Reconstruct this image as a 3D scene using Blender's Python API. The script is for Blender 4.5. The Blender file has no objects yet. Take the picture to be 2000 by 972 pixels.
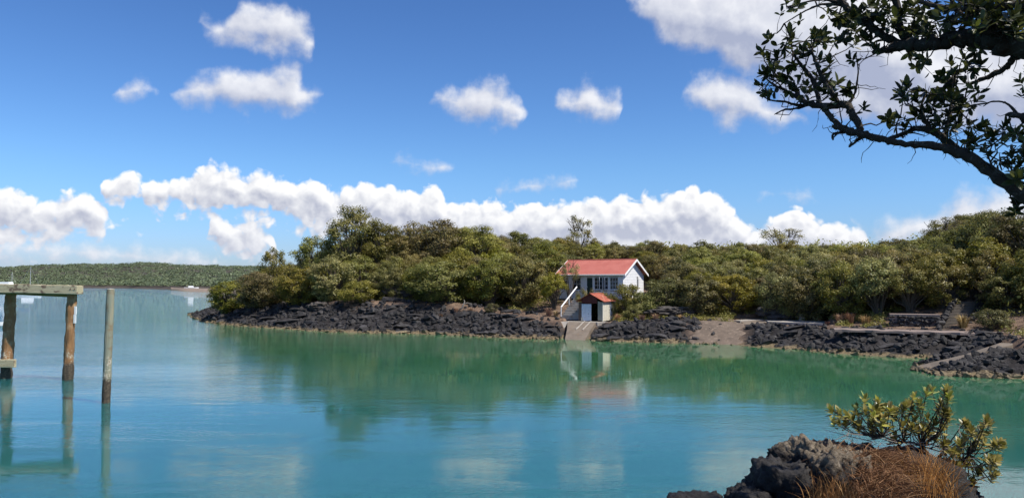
import bpy, bmesh, math, random
import numpy as np
from mathutils import Vector, noise as mnoise

S = bpy.context.scene
COL = S.collection
R = math.radians

# ---------------------------------------------------------------- camera
EYE = 5.2                       # metres above the water
FPX = 1511.0                    # focal length in pixels of a 2000 px wide picture
PITCH = math.atan((548 - 486) / FPX)
cam_d = bpy.data.cameras.new('camera')
cam_d.sensor_fit = 'HORIZONTAL'
cam_d.angle = 2 * math.atan(1000 / FPX)
cam_d.clip_start = 0.05
cam_d.clip_end = 20000
cam = bpy.data.objects.new('camera', cam_d)
COL.objects.link(cam)
cam.location = (0, 0, EYE)
cam.rotation_euler = (math.pi / 2 + PITCH, 0, 0)
S.camera = cam

# ---------------------------------------------------------------- light
SUN_EL, SUN_AZ = R(56), R(118)          # azimuth clockwise from +Y (the way the camera looks)
SUN_DIR = Vector((math.sin(SUN_AZ) * math.cos(SUN_EL), math.cos(SUN_AZ) * math.cos(SUN_EL), math.sin(SUN_EL)))
sun_d = bpy.data.lights.new('sun', 'SUN')
sun_d.energy = 5.0
sun_d.angle = R(0.53)
sun_d.color = (1.0, 0.94, 0.84)
sun = bpy.data.objects.new('sun', sun_d)
COL.objects.link(sun)
sun.location = (40, -20, 80)
sun.rotation_euler = SUN_DIR.to_track_quat('Z', 'Y').to_euler()

S.view_settings.view_transform = 'Standard'
S.view_settings.look = 'None'
S.view_settings.exposure = 0.32
S.view_settings.gamma = 1.0
S.view_settings.use_curve_mapping = False
S.render.engine = 'CYCLES'
S.cycles.max_bounces = 6
S.cycles.diffuse_bounces = 2
S.cycles.glossy_bounces = 3
S.cycles.transmission_bounces = 3
S.cycles.transparent_max_bounces = 6
S.cycles.caustics_reflective = False
S.cycles.caustics_refractive = False
S.cycles.use_denoising = True
S.cycles.use_adaptive_sampling = True
S.cycles.adaptive_threshold = 0.02


def at(px, py, Y):
    """World point seen at (px, py) of the 2000 x 972 photograph, Y metres ahead."""
    c, s = math.cos(PITCH), math.sin(PITCH)
    dx, v = px - 1000.0, -(py - 486.0)
    d = (dx, FPX * c - v * s, FPX * s + v * c)
    k = Y / d[1]
    return Vector((d[0] * k, Y, EYE + d[2] * k))


def on_level(px, py, z=0.0):
    """World point at (px, py) that lies at height z (below the eye)."""
    q = at(px, py, 1.0)
    k = (z - EYE) / (q.z - EYE)
    return Vector((q.x * k, q.y * k, z))


def sky_deg(px, py):
    q = at(px, py, 1.0) - Vector((0, 0, EYE))
    q.normalize()
    return math.degrees(math.atan2(q.x, q.y)), math.degrees(math.asin(q.z))


# ---------------------------------------------------------------- world: sky with clouds
W = bpy.data.worlds.new('World')
S.world = W
W.use_nodes = True


class NT:
    """Small helper round a node tree."""
    def __init__(self, tree):
        self.t, self.n, self.l = tree, tree.nodes, tree.links

    def put(self, sock, v):
        if isinstance(v, bpy.types.NodeSocket):
            self.l.new(v, sock)
        elif v is not None:
            sock.default_value = v

    def math(self, op, a, b=None, c=None, clamp=False):
        n = self.n.new('ShaderNodeMath')
        n.operation = op
        n.use_clamp = clamp
        for i, v in enumerate((a, b, c)):
            if v is not None:
                self.put(n.inputs[i], v)
        return n.outputs[0]

    def vec(self, op, a, b=None, c=None, out=0):
        n = self.n.new('ShaderNodeVectorMath')
        n.operation = op
        for i, v in enumerate((a, b, c)):
            if v is not None:
                self.put(n.inputs[i], v)
        return n.outputs['Value'] if op in ('LENGTH', 'DOT_PRODUCT', 'DISTANCE') else n.outputs[0]

    def scale(self, a, k):
        n = self.n.new('ShaderNodeVectorMath')
        n.operation = 'SCALE'
        self.put(n.inputs[0], a)
        self.put(n.inputs['Scale'], k)
        return n.outputs[0]

    def noise(self, vec, scale, detail=4, rough=0.5, dim='3D', distortion=0.0, color=False, lac=2.0):
        n = self.n.new('ShaderNodeTexNoise')
        n.noise_dimensions = dim
        self.put(n.inputs['Vector'], vec)
        n.inputs['Scale'].default_value = scale
        n.inputs['Detail'].default_value = detail
        n.inputs['Roughness'].default_value = rough
        n.inputs['Lacunarity'].default_value = lac
        n.inputs['Distortion'].default_value = distortion
        return n.outputs['Color' if color else 0]

    def voronoi(self, vec, scale, feature='F1', smooth=0.6, dim='3D', detail=0.0, rough=0.5, rnd=1.0, out='Distance'):
        n = self.n.new('ShaderNodeTexVoronoi')
        n.voronoi_dimensions = dim
        n.feature = feature
        self.put(n.inputs['Vector'], vec)
        n.inputs['Scale'].default_value = scale
        if 'Detail' in n.inputs:
            n.inputs['Detail'].default_value = detail
            n.inputs['Roughness'].default_value = rough
        if feature == 'SMOOTH_F1':
            n.inputs['Smoothness'].default_value = smooth
        n.inputs['Randomness'].default_value = rnd
        return n.outputs[out]

    def ramp(self, fac, stops, interp='LINEAR'):
        n = self.n.new('ShaderNodeValToRGB')
        n.color_ramp.interpolation = interp
        el = n.color_ramp.elements
        while len(el) < len(stops):
            el.new(0.5)
        for e, (p, c) in zip(el, stops):
            e.position = p
            e.color = tuple(c) + (1,) if len(c) == 3 else c
        self.put(n.inputs[0], fac)
        return n.outputs[0]

    def maprange(self, v, a, b, c=0.0, d=1.0, smooth=False):
        n = self.n.new('ShaderNodeMapRange')
        n.interpolation_type = 'SMOOTHSTEP' if smooth else 'LINEAR'
        self.put(n.inputs[0], v)
        for i, q in enumerate((a, b, c, d)):
            self.put(n.inputs[i + 1], q)
        return n.outputs[0]

    def mix(self, fac, a, b, blend='MIX'):
        n = self.n.new('ShaderNodeMix')
        n.data_type = 'RGBA'
        n.blend_type = blend
        self.put(n.inputs[0], fac)
        self.put(n.inputs[6], tuple(a) + (1,) if isinstance(a, tuple) and len(a) == 3 else a)
        self.put(n.inputs[7], tuple(b) + (1,) if isinstance(b, tuple) and len(b) == 3 else b)
        return n.outputs[2]


AZ0, AZ1, EL0, EL1 = -42.0, 42.0, -4.0, 26.0


def cloud_band(g, t, p_az, p_el, top, bottom, foot):
    """Degrees inside a band of cloud whose upper and lower outline are curves over the azimuth."""
    u = t.maprange(p_az, AZ0, AZ1)
    res = []
    for pts in (top, bottom):
        n = g.nodes.new('ShaderNodeFloatCurve')
        c = n.mapping.curves[0]
        q = sorted((a, e) for a, e in (sky_deg(*xy) for xy in pts))
        ar = [q[0][1]] + [e for _, e in q] + [q[-1][1]]
        xs = [0.0] + [(a - AZ0) / (AZ1 - AZ0) for a, _ in q] + [1.0]
        ok = [(x, (e - EL0) / (EL1 - EL0)) for x, e in zip(xs, ar) if 0 <= x <= 1]
        while len(c.points) < len(ok):
            c.points.new(0.5, 0.5)
        for pt, (x, y) in zip(c.points, ok):
            pt.location = (x, min(1, max(0, y)))
            pt.handle_type = 'AUTO_CLAMPED'
        n.mapping.update()
        t.put(n.inputs['Value'], u)
        res.append(t.math('MULTIPLY_ADD', n.outputs[0], EL1 - EL0, EL0))
    return t.math('MINIMUM', t.math('SUBTRACT', res[0], p_el), t.math('MULTIPLY', t.math('SUBTRACT', p_el, res[1]), foot))


def cloud_group(name, bands, warp_amp, warp_scale, fbm_scale, fbm_amp, fbm_detail, billow_scale, billow_amp, foot=1.0, grow=0.0):
    """Node group: sky position in degrees -> how deep (degrees) inside the cloud it lies."""
    g = bpy.data.node_groups.new(name, 'ShaderNodeTree')
    g.interface.new_socket('P', in_out='INPUT', socket_type='NodeSocketVector')
    g.interface.new_socket('D', in_out='OUTPUT', socket_type='NodeSocketFloat')
    t = NT(g)
    gi = g.nodes.new('NodeGroupInput')
    go = g.nodes.new('NodeGroupOutput')
    p = gi.outputs[0]
    w = t.noise(p, warp_scale, 1, 0.5, '2D', color=True)
    w = t.vec('SUBTRACT', w, (0.5, 0.5, 0.5))
    pw = t.vec('MULTIPLY_ADD', w, (warp_amp * 1.6, warp_amp, 0), p)
    sp = g.nodes.new('ShaderNodeSeparateXYZ')
    g.links.new(pw, sp.inputs[0])
    d = None
    for top, bottom, off in bands:
        b = cloud_band(g, t, sp.outputs[0], sp.outputs[1], top, bottom, foot)
        if off != grow:
            b = t.math('SUBTRACT', b, off - grow)
        d = b if d is None else t.math('MAXIMUM', d, b)
    d = t.math('MAXIMUM', d, -3.0)
    f = t.noise(p, fbm_scale, fbm_detail, 0.55, '2D')
    d = t.math('MULTIPLY_ADD', t.math('SUBTRACT', f, 0.5), fbm_amp, d)
    if billow_amp:
        pb = t.vec('MULTIPLY_ADD', w, (0.8, 0.8, 0), p)
        v = t.voronoi(pb, billow_scale, 'F1', 0.25, '2D', 1.6, 0.5)
        d = t.math('MULTIPLY_ADD', t.math('SUBTRACT', 0.40, v), billow_amp, d)
    g.links.new(d, go.inputs[0])
    return g


def gap(x0, x1, y, m=90):
    """Outline points that keep a band shut between two clouds."""
    return [(x0, y), (x1, y)]


# outlines in pixels of the photograph: (top, bottom, thinning)
BANK = (
    [(150, 420), (192, 385), (205, 356), (225, 347), (260, 346), (300, 358), (340, 354), (372, 350), (385, 337), (425, 326), (455, 336), (475, 342), (500, 339), (540, 350),
     (600, 352), (640, 362), (662, 380), (680, 366), (715, 362), (750, 368), (800, 376), (845, 371), (880, 398), (925, 402), (960, 391), (990, 408), (1030, 400), (1100, 402),
     (1200, 390), (1270, 388), (1310, 378), (1345, 371), (1390, 377), (1415, 396), (1445, 426), (1482, 448), (1510, 430), (1548, 416), (1585, 428), (1640, 444), (1690, 466), (1720, 500)],
    [(150, 330), (192, 358), (205, 384), (260, 388), (330, 396), (400, 406), (550, 424), (660, 456), (800, 480), (1000, 520), (1300, 520), (1600, 520), (1690, 500), (1720, 450)], -0.22)
HEAP = (
    [(-320, 430), (-200, 400), (-100, 385), (-30, 378), (30, 376), (60, 392), (85, 402), (115, 398), (135, 384), (165, 382), (190, 395), (206, 414), (222, 445),
     (392, 490), (408, 455), (414, 437), (432, 431), (458, 440), (490, 439), (508, 452), (538, 482), (560, 520)],
    [(-320, 445), (-100, 455), (60, 455), (190, 452), (206, 430), (222, 405), (392, 425), (408, 462), (430, 477), (490, 484), (538, 484), (560, 440)], -0.34)
SOFT_A = (
    [(350, 110), (382, 60), (400, 38), (448, 46), (456, 22), (500, 8), (532, 2), (562, 12), (590, 34), (614, 56), (620, 84), (650, 130),
     (1190, 60), (1225, 6), (1262, -8), (1300, -50), (1700, -90), (1780, -30), (1850, 46), (1920, 66), (2000, 55), (2200, 20)],
    [(350, 0), (382, 36), (400, 54), (425, 78), (455, 92), (500, 94), (528, 106), (560, 98), (600, 106), (620, 92), (650, 40),
     (1190, -60), (1225, 10), (1262, 42), (1285, 64), (1335, 96), (1400, 114), (1440, 140), (1482, 150), (1550, 205), (1650, 238), (1800, 252), (1950, 262), (2200, 280)], 0.0)
SOFT_B = (
    [(205, 215), (236, 177), (255, 167), (295, 165), (307, 176), (322, 205), (338, 180), (362, 152), (420, 140), (440, 132), (500, 140), (545, 126), (575, 128), (598, 158), (640, 184), (665, 230),
     (800, 250), (842, 204), (860, 190), (895, 180), (915, 164), (955, 154), (985, 164), (1008, 190), (1020, 215), (1050, 260), (1078, 230), (1090, 206), (1098, 184), (1130, 178), (1145, 164),
     (1180, 178), (1205, 184), (1218, 202), (1235, 240), (1310, 230), (1335, 182), (1352, 148), (1400, 143), (1450, 158), (1490, 180), (1560, 232), (1600, 270)],
    [(205, 150), (236, 180), (262, 182), (300, 181), (307, 178), (322, 150), (338, 184), (370, 200), (420, 204), (480, 214), (560, 218), (600, 210), (640, 196), (665, 140),
     (800, 150), (842, 206), (880, 220), (905, 238), (955, 240), (1000, 244), (1020, 222), (1050, 150), (1078, 170), (1090, 216), (1110, 226), (1160, 231), (1200, 226), (1218, 210), (1235, 150),
     (1310, 140), (1335, 190), (1365, 200), (1400, 234), (1450, 240), (1500, 246), (1560, 240), (1600, 190)], 0.0)
WISPS = (
    [(-300, 470), (0, 466), (70, 468), (130, 476), (200, 482), (300, 492), (420, 506), (470, 530), (700, 400), (764, 314), (790, 310), (840, 322), (880, 330), (900, 350),
     (960, 380), (1000, 358), (1060, 350), (1110, 354), (1150, 390), (1430, 420), (1488, 380), (1550, 367), (1576, 376), (1620, 410), (1700, 440), (1800, 415), (1862, 384), (1930, 374), (2100, 366)],
    [(-300, 512), (0, 506), (70, 506), (200, 510), (420, 522), (470, 490), (700, 290), (764, 320), (800, 324), (850, 334), (880, 336), (900, 300),
     (960, 340), (1000, 372), (1060, 370), (1110, 358), (1150, 330), (1430, 350), (1488, 383), (1550, 382), (1576, 378), (1620, 385), (1700, 475), (1800, 480), (2100, 480)], 0.02)

t = NT(W.node_tree)
t.n.clear()
co = t.n.new('ShaderNodeTexCoord')
sep = t.n.new('ShaderNodeSeparateXYZ')
nv = t.vec('NORMALIZE', co.outputs['Generated'])
t.l.new(nv, sep.inputs[0])
az = t.math('MULTIPLY', t.math('ARCTAN2', sep.outputs[0], sep.outputs[1]), 180 / math.pi)
el = t.math('MULTIPLY', t.math('ARCSINE', sep.outputs[2]), 180 / math.pi)
cmb = t.n.new('ShaderNodeCombineXYZ')
t.l.new(az, cmb.inputs[0])
t.l.new(el, cmb.inputs[1])
P = cmb.outputs[0]

sky = t.n.new('ShaderNodeTexSky')
sky.sky_type = 'NISHITA'
sky.sun_disc = False
sky.sun_elevation = SUN_EL
sky.sun_rotation = SUN_AZ
sky.altitude = 0
sky.air_density = 1.0
sky.dust_density = 0.4
sky.ozone_density = 2.0
gam = t.n.new('ShaderNodeGamma')
gam.inputs[1].default_value = 1.35
t.l.new(sky.outputs[0], gam.inputs[0])
skycol = t.vec('MULTIPLY', gam.outputs[0], (0.44, 0.59, 0.76))
skycol = t.mix(t.maprange(el, 0.0, 9.0, 1.0, 0.0, smooth=True), skycol, t.vec('MULTIPLY', skycol, (0.80, 0.76, 1.0)))

gc = cloud_group('cumulus', [BANK, HEAP], 0.45, 0.7, 1.1, 0.7, 4, 0.85, 0.75, foot=0.38, grow=0.32)
gh = cloud_group('high_cloud', [SOFT_A, SOFT_B, WISPS], 1.1, 0.40, 0.55, 2.3, 6, 1, 0.0, grow=0.22)


def use(g, p):
    n = t.n.new('ShaderNodeGroup')
    n.node_tree = g
    t.put(n.inputs[0], p)
    return n.outputs[0]


# fair-weather clouds carry on in the parts of the sky behind and above the view
wide = t.noise(t.vec('MULTIPLY', nv, (3.2, 3.2, 6.0)), 1.0, 6, 0.55)
outside = t.math('MAXIMUM', t.maprange(t.math('ABSOLUTE', az), 40, 50, smooth=True), t.maprange(el, 22, 30, smooth=True))
wide_d = t.math('MULTIPLY', t.math('SUBTRACT', wide, 0.56), 5.0)
wide_d = t.math('SUBTRACT', wide_d, t.math('MULTIPLY', t.math('SUBTRACT', 1.0, outside), 4.0))

dh = t.math('MAXIMUM', use(gh, P), wide_d)
dh2 = use(gh, t.vec('ADD', P, (0.45, 0.9, 0)))
dc = use(gc, P)
dc2 = use(gc, t.vec('ADD', P, (0.22, 0.62, 0)))

ah = t.math('MULTIPLY', t.maprange(dh, -0.25, 1.35, smooth=True), 0.95)
ac = t.maprange(dc, -0.02, 0.46, smooth=True)

sh_h = t.math('ADD', t.math('MULTIPLY', t.math('SUBTRACT', dh, dh2), 0.35), 0.42, clamp=True)
col_h = t.mix(sh_h, (0.40, 0.44, 0.58), (0.86, 0.87, 0.91))
sh_c = t.math('ADD', t.math('MULTIPLY', t.math('SUBTRACT', dc, dc2), 0.75), t.maprange(dc, 0.1, 1.9, 0.62, 0.16), clamp=True)
col_c = t.mix(sh_c, (0.45, 0.48, 0.59), (0.99, 0.99, 0.99))
# distant air pales the cloud foot
low = t.maprange(el, 1.0, 6.5, 0.35, 0.0)
col_c = t.mix(low, col_c, (0.62, 0.66, 0.78))

bg = t.n.new('ShaderNodeBackground')
t.l.new(skycol, bg.inputs[0])
bg.inputs[1].default_value = 0.086
bgh = t.n.new('ShaderNodeBackground')
t.l.new(col_h, bgh.inputs[0])
bgh.inputs[1].default_value = 0.86
bgc = t.n.new('ShaderNodeBackground')
t.l.new(col_c, bgc.inputs[0])
bgc.inputs[1].default_value = 0.86
m1 = t.n.new('ShaderNodeMixShader')
t.l.new(ac, m1.inputs[0])
t.l.new(bg.outputs[0], m1.inputs[1])
t.l.new(bgc.outputs[0], m1.inputs[2])
m2 = t.n.new('ShaderNodeMixShader')
t.l.new(ah, m2.inputs[0])
t.l.new(m1.outputs[0], m2.inputs[1])
t.l.new(bgh.outputs[0], m2.inputs[2])
wo = t.n.new('ShaderNodeOutputWorld')
t.l.new(m2.outputs[0], wo.inputs[0])
W.cycles.sampling_method = 'MANUAL'
W.cycles.sample_map_resolution = 512

# ================================================================ mesh helpers
rng = np.random.default_rng(7)
random.seed(7)


class MB:
    """Collects verts and faces of ONE mesh."""
    def __init__(self):
        self.v, self.f, self.n, self.a = [], [], 0, []

    def add(self, verts, faces, val=None):
        verts = np.asarray(verts, float).reshape(-1, 3)
        self.v.append(verts)
        if isinstance(faces, np.ndarray):
            self.f.extend((faces + self.n).tolist())
        else:
            n = self.n
            self.f.extend([[i + n for i in q] for q in faces])
        self.n += len(verts)
        if val is not None:
            self.a.append(np.broadcast_to(np.asarray(val, float), (len(verts),)))
        return self

    def box(self, lo, hi, M=None):
        (x0, y0, z0), (x1, y1, z1) = lo, hi
        v = np.array([(x0, y0, z0), (x1, y0, z0), (x1, y1, z0), (x0, y1, z0), (x0, y0, z1), (x1, y0, z1), (x1, y1, z1), (x0, y1, z1)], float)
        if M is not None:
            v = M(v)
        return self.add(v, [(0, 3, 2, 1), (4, 5, 6, 7), (0, 1, 5, 4), (1, 2, 6, 5), (2, 3, 7, 6), (3, 0, 4, 7)])

    def tube(self, pts, rad, sides=6, cap=True):
        pts = [Vector(p) for p in pts]
        n = len(pts)
        if not hasattr(rad, '__len__'):
            rad = [rad] * n
        rings = []
        ref = Vector((0.31, 0.17, 0.93))
        for i, p in enumerate(pts):
            tdir = (pts[min(i + 1, n - 1)] - pts[max(i - 1, 0)])
            if tdir.length < 1e-9:
                tdir = Vector((0, 0, 1))
            tdir.normalize()
            a = tdir.cross(ref)
            if a.length < 0.05:
                a = tdir.cross(Vector((1, 0, 0)))
            a.normalize()
            b = tdir.cross(a)
            for k in range(sides):
                q = 2 * math.pi * k / sides
                rings.append(p + (a * math.cos(q) + b * math.sin(q)) * rad[i])
        fs = []
        for i in range(n - 1):
            for k in range(sides):
                k2 = (k + 1) % sides
                fs.append((i * sides + k, i * sides + k2, (i + 1) * sides + k2, (i + 1) * sides + k))
        if cap:
            fs.append(tuple(range(sides))[::-1])
            fs.append(tuple((n - 1) * sides + k for k in range(sides)))
        return self.add([tuple(r) for r in rings], fs)

    def mesh(self, name, attr=None):
        me = bpy.data.meshes.new(name)
        v = np.concatenate(self.v) if self.v else np.zeros((0, 3))
        me.from_pydata(v.tolist(), [], self.f)
        if self.a:
            at_ = me.attributes.new(attr or 'shade', 'FLOAT', 'POINT')
            at_.data.foreach_set('value', np.concatenate(self.a).astype(np.float32))
        me.update()
        return me

    def build(self, name, mat, parent=None, smooth=False, recalc=False):
        me = self.mesh(name)
        if recalc:
            bm = bmesh.new()
            bm.from_mesh(me)
            bmesh.ops.recalc_face_normals(bm, faces=bm.faces)
            bm.to_mesh(me)
            bm.free()
        return link(name, me, mat, parent, smooth)


def link(name, me, mat, parent=None, smooth=False):
    if mat is not None and not me.materials:
        me.materials.append(mat)
    if smooth:
        me.polygons.foreach_set('use_smooth', [True] * len(me.polygons))
    o = bpy.data.objects.new(name, me)
    COL.objects.link(o)
    if parent is not None:
        o.parent = parent
    return o


def empty(name, loc=(0, 0, 0), rz=0.0):
    o = bpy.data.objects.new(name, None)
    o.empty_display_size = 0.2
    o.location = loc
    o.rotation_euler = (0, 0, rz)
    COL.objects.link(o)
    return o


def tag(o, label=None, cat=None, group=None, kind=None):
    if label:
        o['label'] = label
    if cat:
        o['category'] = cat
    if group:
        o['group'] = group
    if kind:
        o['kind'] = kind
    return o


def smoothstep(a, b, x):
    q = np.clip((x - a) / (b - a), 0, 1)
    return q * q * (3 - 2 * q)


_perm = np.random.default_rng(3).permutation(4096)


def _h(ix, iy):
    return _perm[(ix + _perm[iy & 4095]) & 4095] / 4095.0


def vnoise(x, y):
    ix, iy = np.floor(x).astype(int), np.floor(y).astype(int)
    fx, fy = x - ix, y - iy
    fx, fy = fx * fx * (3 - 2 * fx), fy * fy * (3 - 2 * fy)
    a, b, c, d = _h(ix, iy), _h(ix + 1, iy), _h(ix, iy + 1), _h(ix + 1, iy + 1)
    return (a * (1 - fx) + b * fx) * (1 - fy) + (c * (1 - fx) + d * fx) * fy


def fbm(x, y, oct=4, gain=0.5):
    s, a, t_ = 0, 1, 0
    for k in range(oct):
        s = s + a * vnoise(x * 2 ** k + 17.3 * k, y * 2 ** k - 9.1 * k)
        t_ += a
        a *= gain
    return s / t_


# ================================================================ materials
def mat(name):
    m = bpy.data.materials.new(name)
    m.use_nodes = True
    q = NT(m.node_tree)
    b = q.n['Principled BSDF']
    return m, q, b


def pos(q):
    return q.n.new('ShaderNodeNewGeometry').outputs['Position']


def objco(q):
    return q.n.new('ShaderNodeTexCoord').outputs['Object']


def bump(q, b, h, strength=0.5, dist=0.02):
    n = q.n.new('ShaderNodeBump')
    n.inputs['Strength'].default_value = strength
    n.inputs['Distance'].default_value = dist
    q.put(n.inputs['Height'], h)
    q.l.new(n.outputs[0], b.inputs['Normal'])
    return n


def worn(name, base, dirt, amount=0.5, scale=3.0, rough=0.6, spots=None, bscale=40, bstr=0.25, local=True, spec=0.3):
    """Painted or raw surface with uneven weathering."""
    m, q, b = mat(name)
    p = objco(q) if local else pos(q)
    n1 = q.noise(p, scale, 6, 0.65)
    f = q.maprange(n1, 0.5 - 0.25 * amount, 0.5 + 0.35, 0, amount, smooth=True)
    c = q.mix(f, base, dirt)
    if spots:
        n2 = q.noise(p, scale * 2.7, 4, 0.7)
        c = q.mix(q.maprange(n2, 0.56, 0.66), c, spots)
    n3 = q.noise(p, bscale, 3, 0.6)
    v = q.maprange(n3, 0.2, 0.8, 0.85, 1.12)
    cc = q.n.new('ShaderNodeHueSaturation')
    q.put(cc.inputs['Value'], v)
    q.put(cc.inputs['Color'], c)
    q.l.new(cc.outputs[0], b.inputs['Base Color'])
    b.inputs['Roughness'].default_value = rough
    b.inputs['Specular IOR Level'].default_value = spec
    bump(q, b, n3, bstr, 0.01)
    return m


def leaf_mat(name, dark, mid, light, trans=0.25, rough=0.45, spec=0.35, dry=None):
    """Foliage: colour varies by leaf and by plant."""
    m, q, b = mat(name)
    a = q.n.new('ShaderNodeAttribute')
    a.attribute_name = 'shade'
    oi = q.n.new('ShaderNodeObjectInfo')
    stops = [(0.0, dark), (0.45, mid), (1.0, light)]
    c = q.ramp(a.outputs['Fac'], stops)
    if dry:
        n = q.noise(pos(q), 0.35, 3, 0.6)
        c = q.mix(q.maprange(n, 0.5, 0.74, 0, 0.55), c, dry)
    hs = q.n.new('ShaderNodeHueSaturation')
    q.put(hs.inputs['Hue'], q.maprange(oi.outputs['Random'], 0, 1, 0.472, 0.522))
    r2 = q.math('FRACT', q.math('MULTIPLY', oi.outputs['Random'], 7.31))
    q.put(hs.inputs['Value'], q.maprange(r2, 0, 1, 0.62, 1.3))
    q.put(hs.inputs['Saturation'], q.maprange(q.math('FRACT', q.math('MULTIPLY', oi.outputs['Random'], 3.77)), 0, 1, 0.8, 1.08))
    q.put(hs.inputs['Color'], c)
    q.l.new(hs.outputs[0], b.inputs['Base Color'])
    b.inputs['Roughness'].default_value = rough
    b.inputs['Specular IOR Level'].default_value = spec
    if trans:
        tr = q.n.new('ShaderNodeBsdfTranslucent')
        q.l.new(hs.outputs[0], tr.inputs[0])
        mx = q.n.new('ShaderNodeMixShader')
        mx.inputs[0].default_value = trans
        q.l.new(b.outputs[0], mx.inputs[1])
        q.l.new(tr.outputs[0], mx.inputs[2])
        q.l.new(mx.outputs[0], q.n['Material Output'].inputs[0])
    return m


M = {}
M['canopy'] = leaf_mat('canopy', (0.090, 0.092, 0.015), (0.245, 0.226, 0.040), (0.46, 0.40, 0.105), dry=(0.34, 0.26, 0.075), trans=0.42)
M['bright_leaf'] = leaf_mat('bright_leaf', (0.10, 0.115, 0.02), (0.29, 0.285, 0.05), (0.50, 0.44, 0.12), trans=0.4)
M['far_leaf'] = leaf_mat('far_leaf', (0.075, 0.095, 0.050), (0.120, 0.145, 0.075), (0.175, 0.190, 0.105), trans=0.15)  # haze put into the colour: paler, greyer leaves for the far hills
M['near_leaf'] = leaf_mat('near_leaf', (0.09, 0.105, 0.018), (0.32, 0.315, 0.05), (0.64, 0.57, 0.15), trans=0.4, rough=0.35, spec=0.5)
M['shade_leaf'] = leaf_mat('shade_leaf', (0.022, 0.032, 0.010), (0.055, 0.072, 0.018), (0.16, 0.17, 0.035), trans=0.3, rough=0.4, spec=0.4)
M['straw'] = leaf_mat('straw', (0.20, 0.11, 0.045), (0.40, 0.24, 0.11), (0.58, 0.42, 0.24), trans=0.25, rough=0.7, spec=0.2)
M['dry_grass'] = leaf_mat('dry_grass', (0.17, 0.062, 0.014), (0.42, 0.175, 0.040), (0.66, 0.40, 0.14), trans=0.25, rough=0.7, spec=0.2)
M['bark'] = worn('bark', (0.085, 0.068, 0.052), (0.17, 0.15, 0.125), 0.8, 6, 0.9, bscale=30, bstr=0.6)
M['dark_bark'] = worn('dark_bark', (0.035, 0.028, 0.022), (0.085, 0.075, 0.06), 0.7, 9, 0.9, spots=(0.12, 0.115, 0.10), bscale=45, bstr=0.8, local=False)
M['moss'] = worn('moss', (0.13, 0.085, 0.030), (0.06, 0.05, 0.018), 0.8, 20, 0.95, bscale=90, bstr=0.8, local=False)
M['deadwood'] = worn('deadwood', (0.30, 0.27, 0.24), (0.16, 0.13, 0.11), 0.8, 12, 0.85, local=False)


# ================================================================ water
def water_mat():
    m, q, b = mat('sea_water')
    p = pos(q)
    big = q.noise(p, 0.02, 3, 0.5)
    spw = q.n.new('ShaderNodeSeparateXYZ')
    q.l.new(p, spw.inputs[0])
    # tree and sky reflections put into the body colour: greener by the island, bluer offshore
    sh = q.math('ADD', q.math('MULTIPLY_ADD', spw.outputs[0], 0.35, spw.outputs[1]), q.math('MULTIPLY', q.math('SUBTRACT', big, .5), 40))
    c = q.mix(q.maprange(sh, 22, 58, 0, 1, smooth=True), (0.018, 0.114, 0.104), (0.046, 0.150, 0.070))
    c = q.mix(q.maprange(q.math('MULTIPLY_ADD', spw.outputs[1], .55, spw.outputs[0]), -5, 12, 1, 0, smooth=True), c, (0.018, 0.112, 0.112))
    q.l.new(c, b.inputs['Base Color'])
    b.inputs['Roughness'].default_value = 0.015
    b.inputs['IOR'].default_value = 1.46
    b.inputs['Subsurface Weight'].default_value = 1.0
    b.inputs['Subsurface Radius'].default_value = (1.0, 1.0, 1.0)
    b.inputs['Subsurface Scale'].default_value = 1.6
    # wind patches: ruffled and nearly flat lanes
    lanes = q.noise(q.vec('MULTIPLY', p, (0.03, 0.10, 0)), 1.0, 4, 0.6)
    amp = q.maprange(lanes, 0.42, 0.60, 0.25, 1.7, smooth=True)
    sp = q.n.new('ShaderNodeSeparateXYZ')
    q.l.new(p, sp.inputs[0])
    # open water to the west is rougher than the sheltered bay
    openw = q.maprange(q.math('ADD', sp.outputs[1], q.math('MULTIPLY', sp.outputs[0], -1.1)), 48, 150, 0.0, 6.5)
    amp = q.math('ADD', amp, openw)
    # the water lies stiller in the lee of the island
    lee = q.math('MULTIPLY', q.maprange(sp.outputs[1], 22, 38, 0, 1, smooth=True), q.maprange(q.math('MULTIPLY_ADD', sp.outputs[1], .45, sp.outputs[0]), -2, 14, 0, 1, smooth=True))
    amp = q.math('MULTIPLY', amp, q.maprange(lee, 0, 1, 1.25, .42))
    w1 = q.noise(q.vec('MULTIPLY', p, (0.55, 1.0, 1)), 1.1, 2, 0.5)
    w2 = q.noise(q.vec('MULTIPLY', p, (0.7, 1.3, 1)), 5.0, 3, 0.6, distortion=0.3)
    w3 = q.noise(q.vec('MULTIPLY', p, (0.5, 1.0, 1)), 0.28, 1, 0.5)
    h = q.math('MULTIPLY_ADD', w1, 0.0070, q.math('MULTIPLY', w2, 0.0046))
    h = q.math('MULTIPLY', h, amp)
    h = q.math('MULTIPLY_ADD', w3, 0.010, h)
    bump(q, b, h, 1.0, 1.0)
    return m


M['water'] = water_mat()
mb = MB()
mb.add([(-6000, -300, 0), (6000, -300, 0), (6000, 9000, 0), (-6000, 9000, 0)], [(0, 1, 2, 3)])
water = tag(mb.build('water', M['water']), 'turquoise calm bay water', kind='structure')

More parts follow.
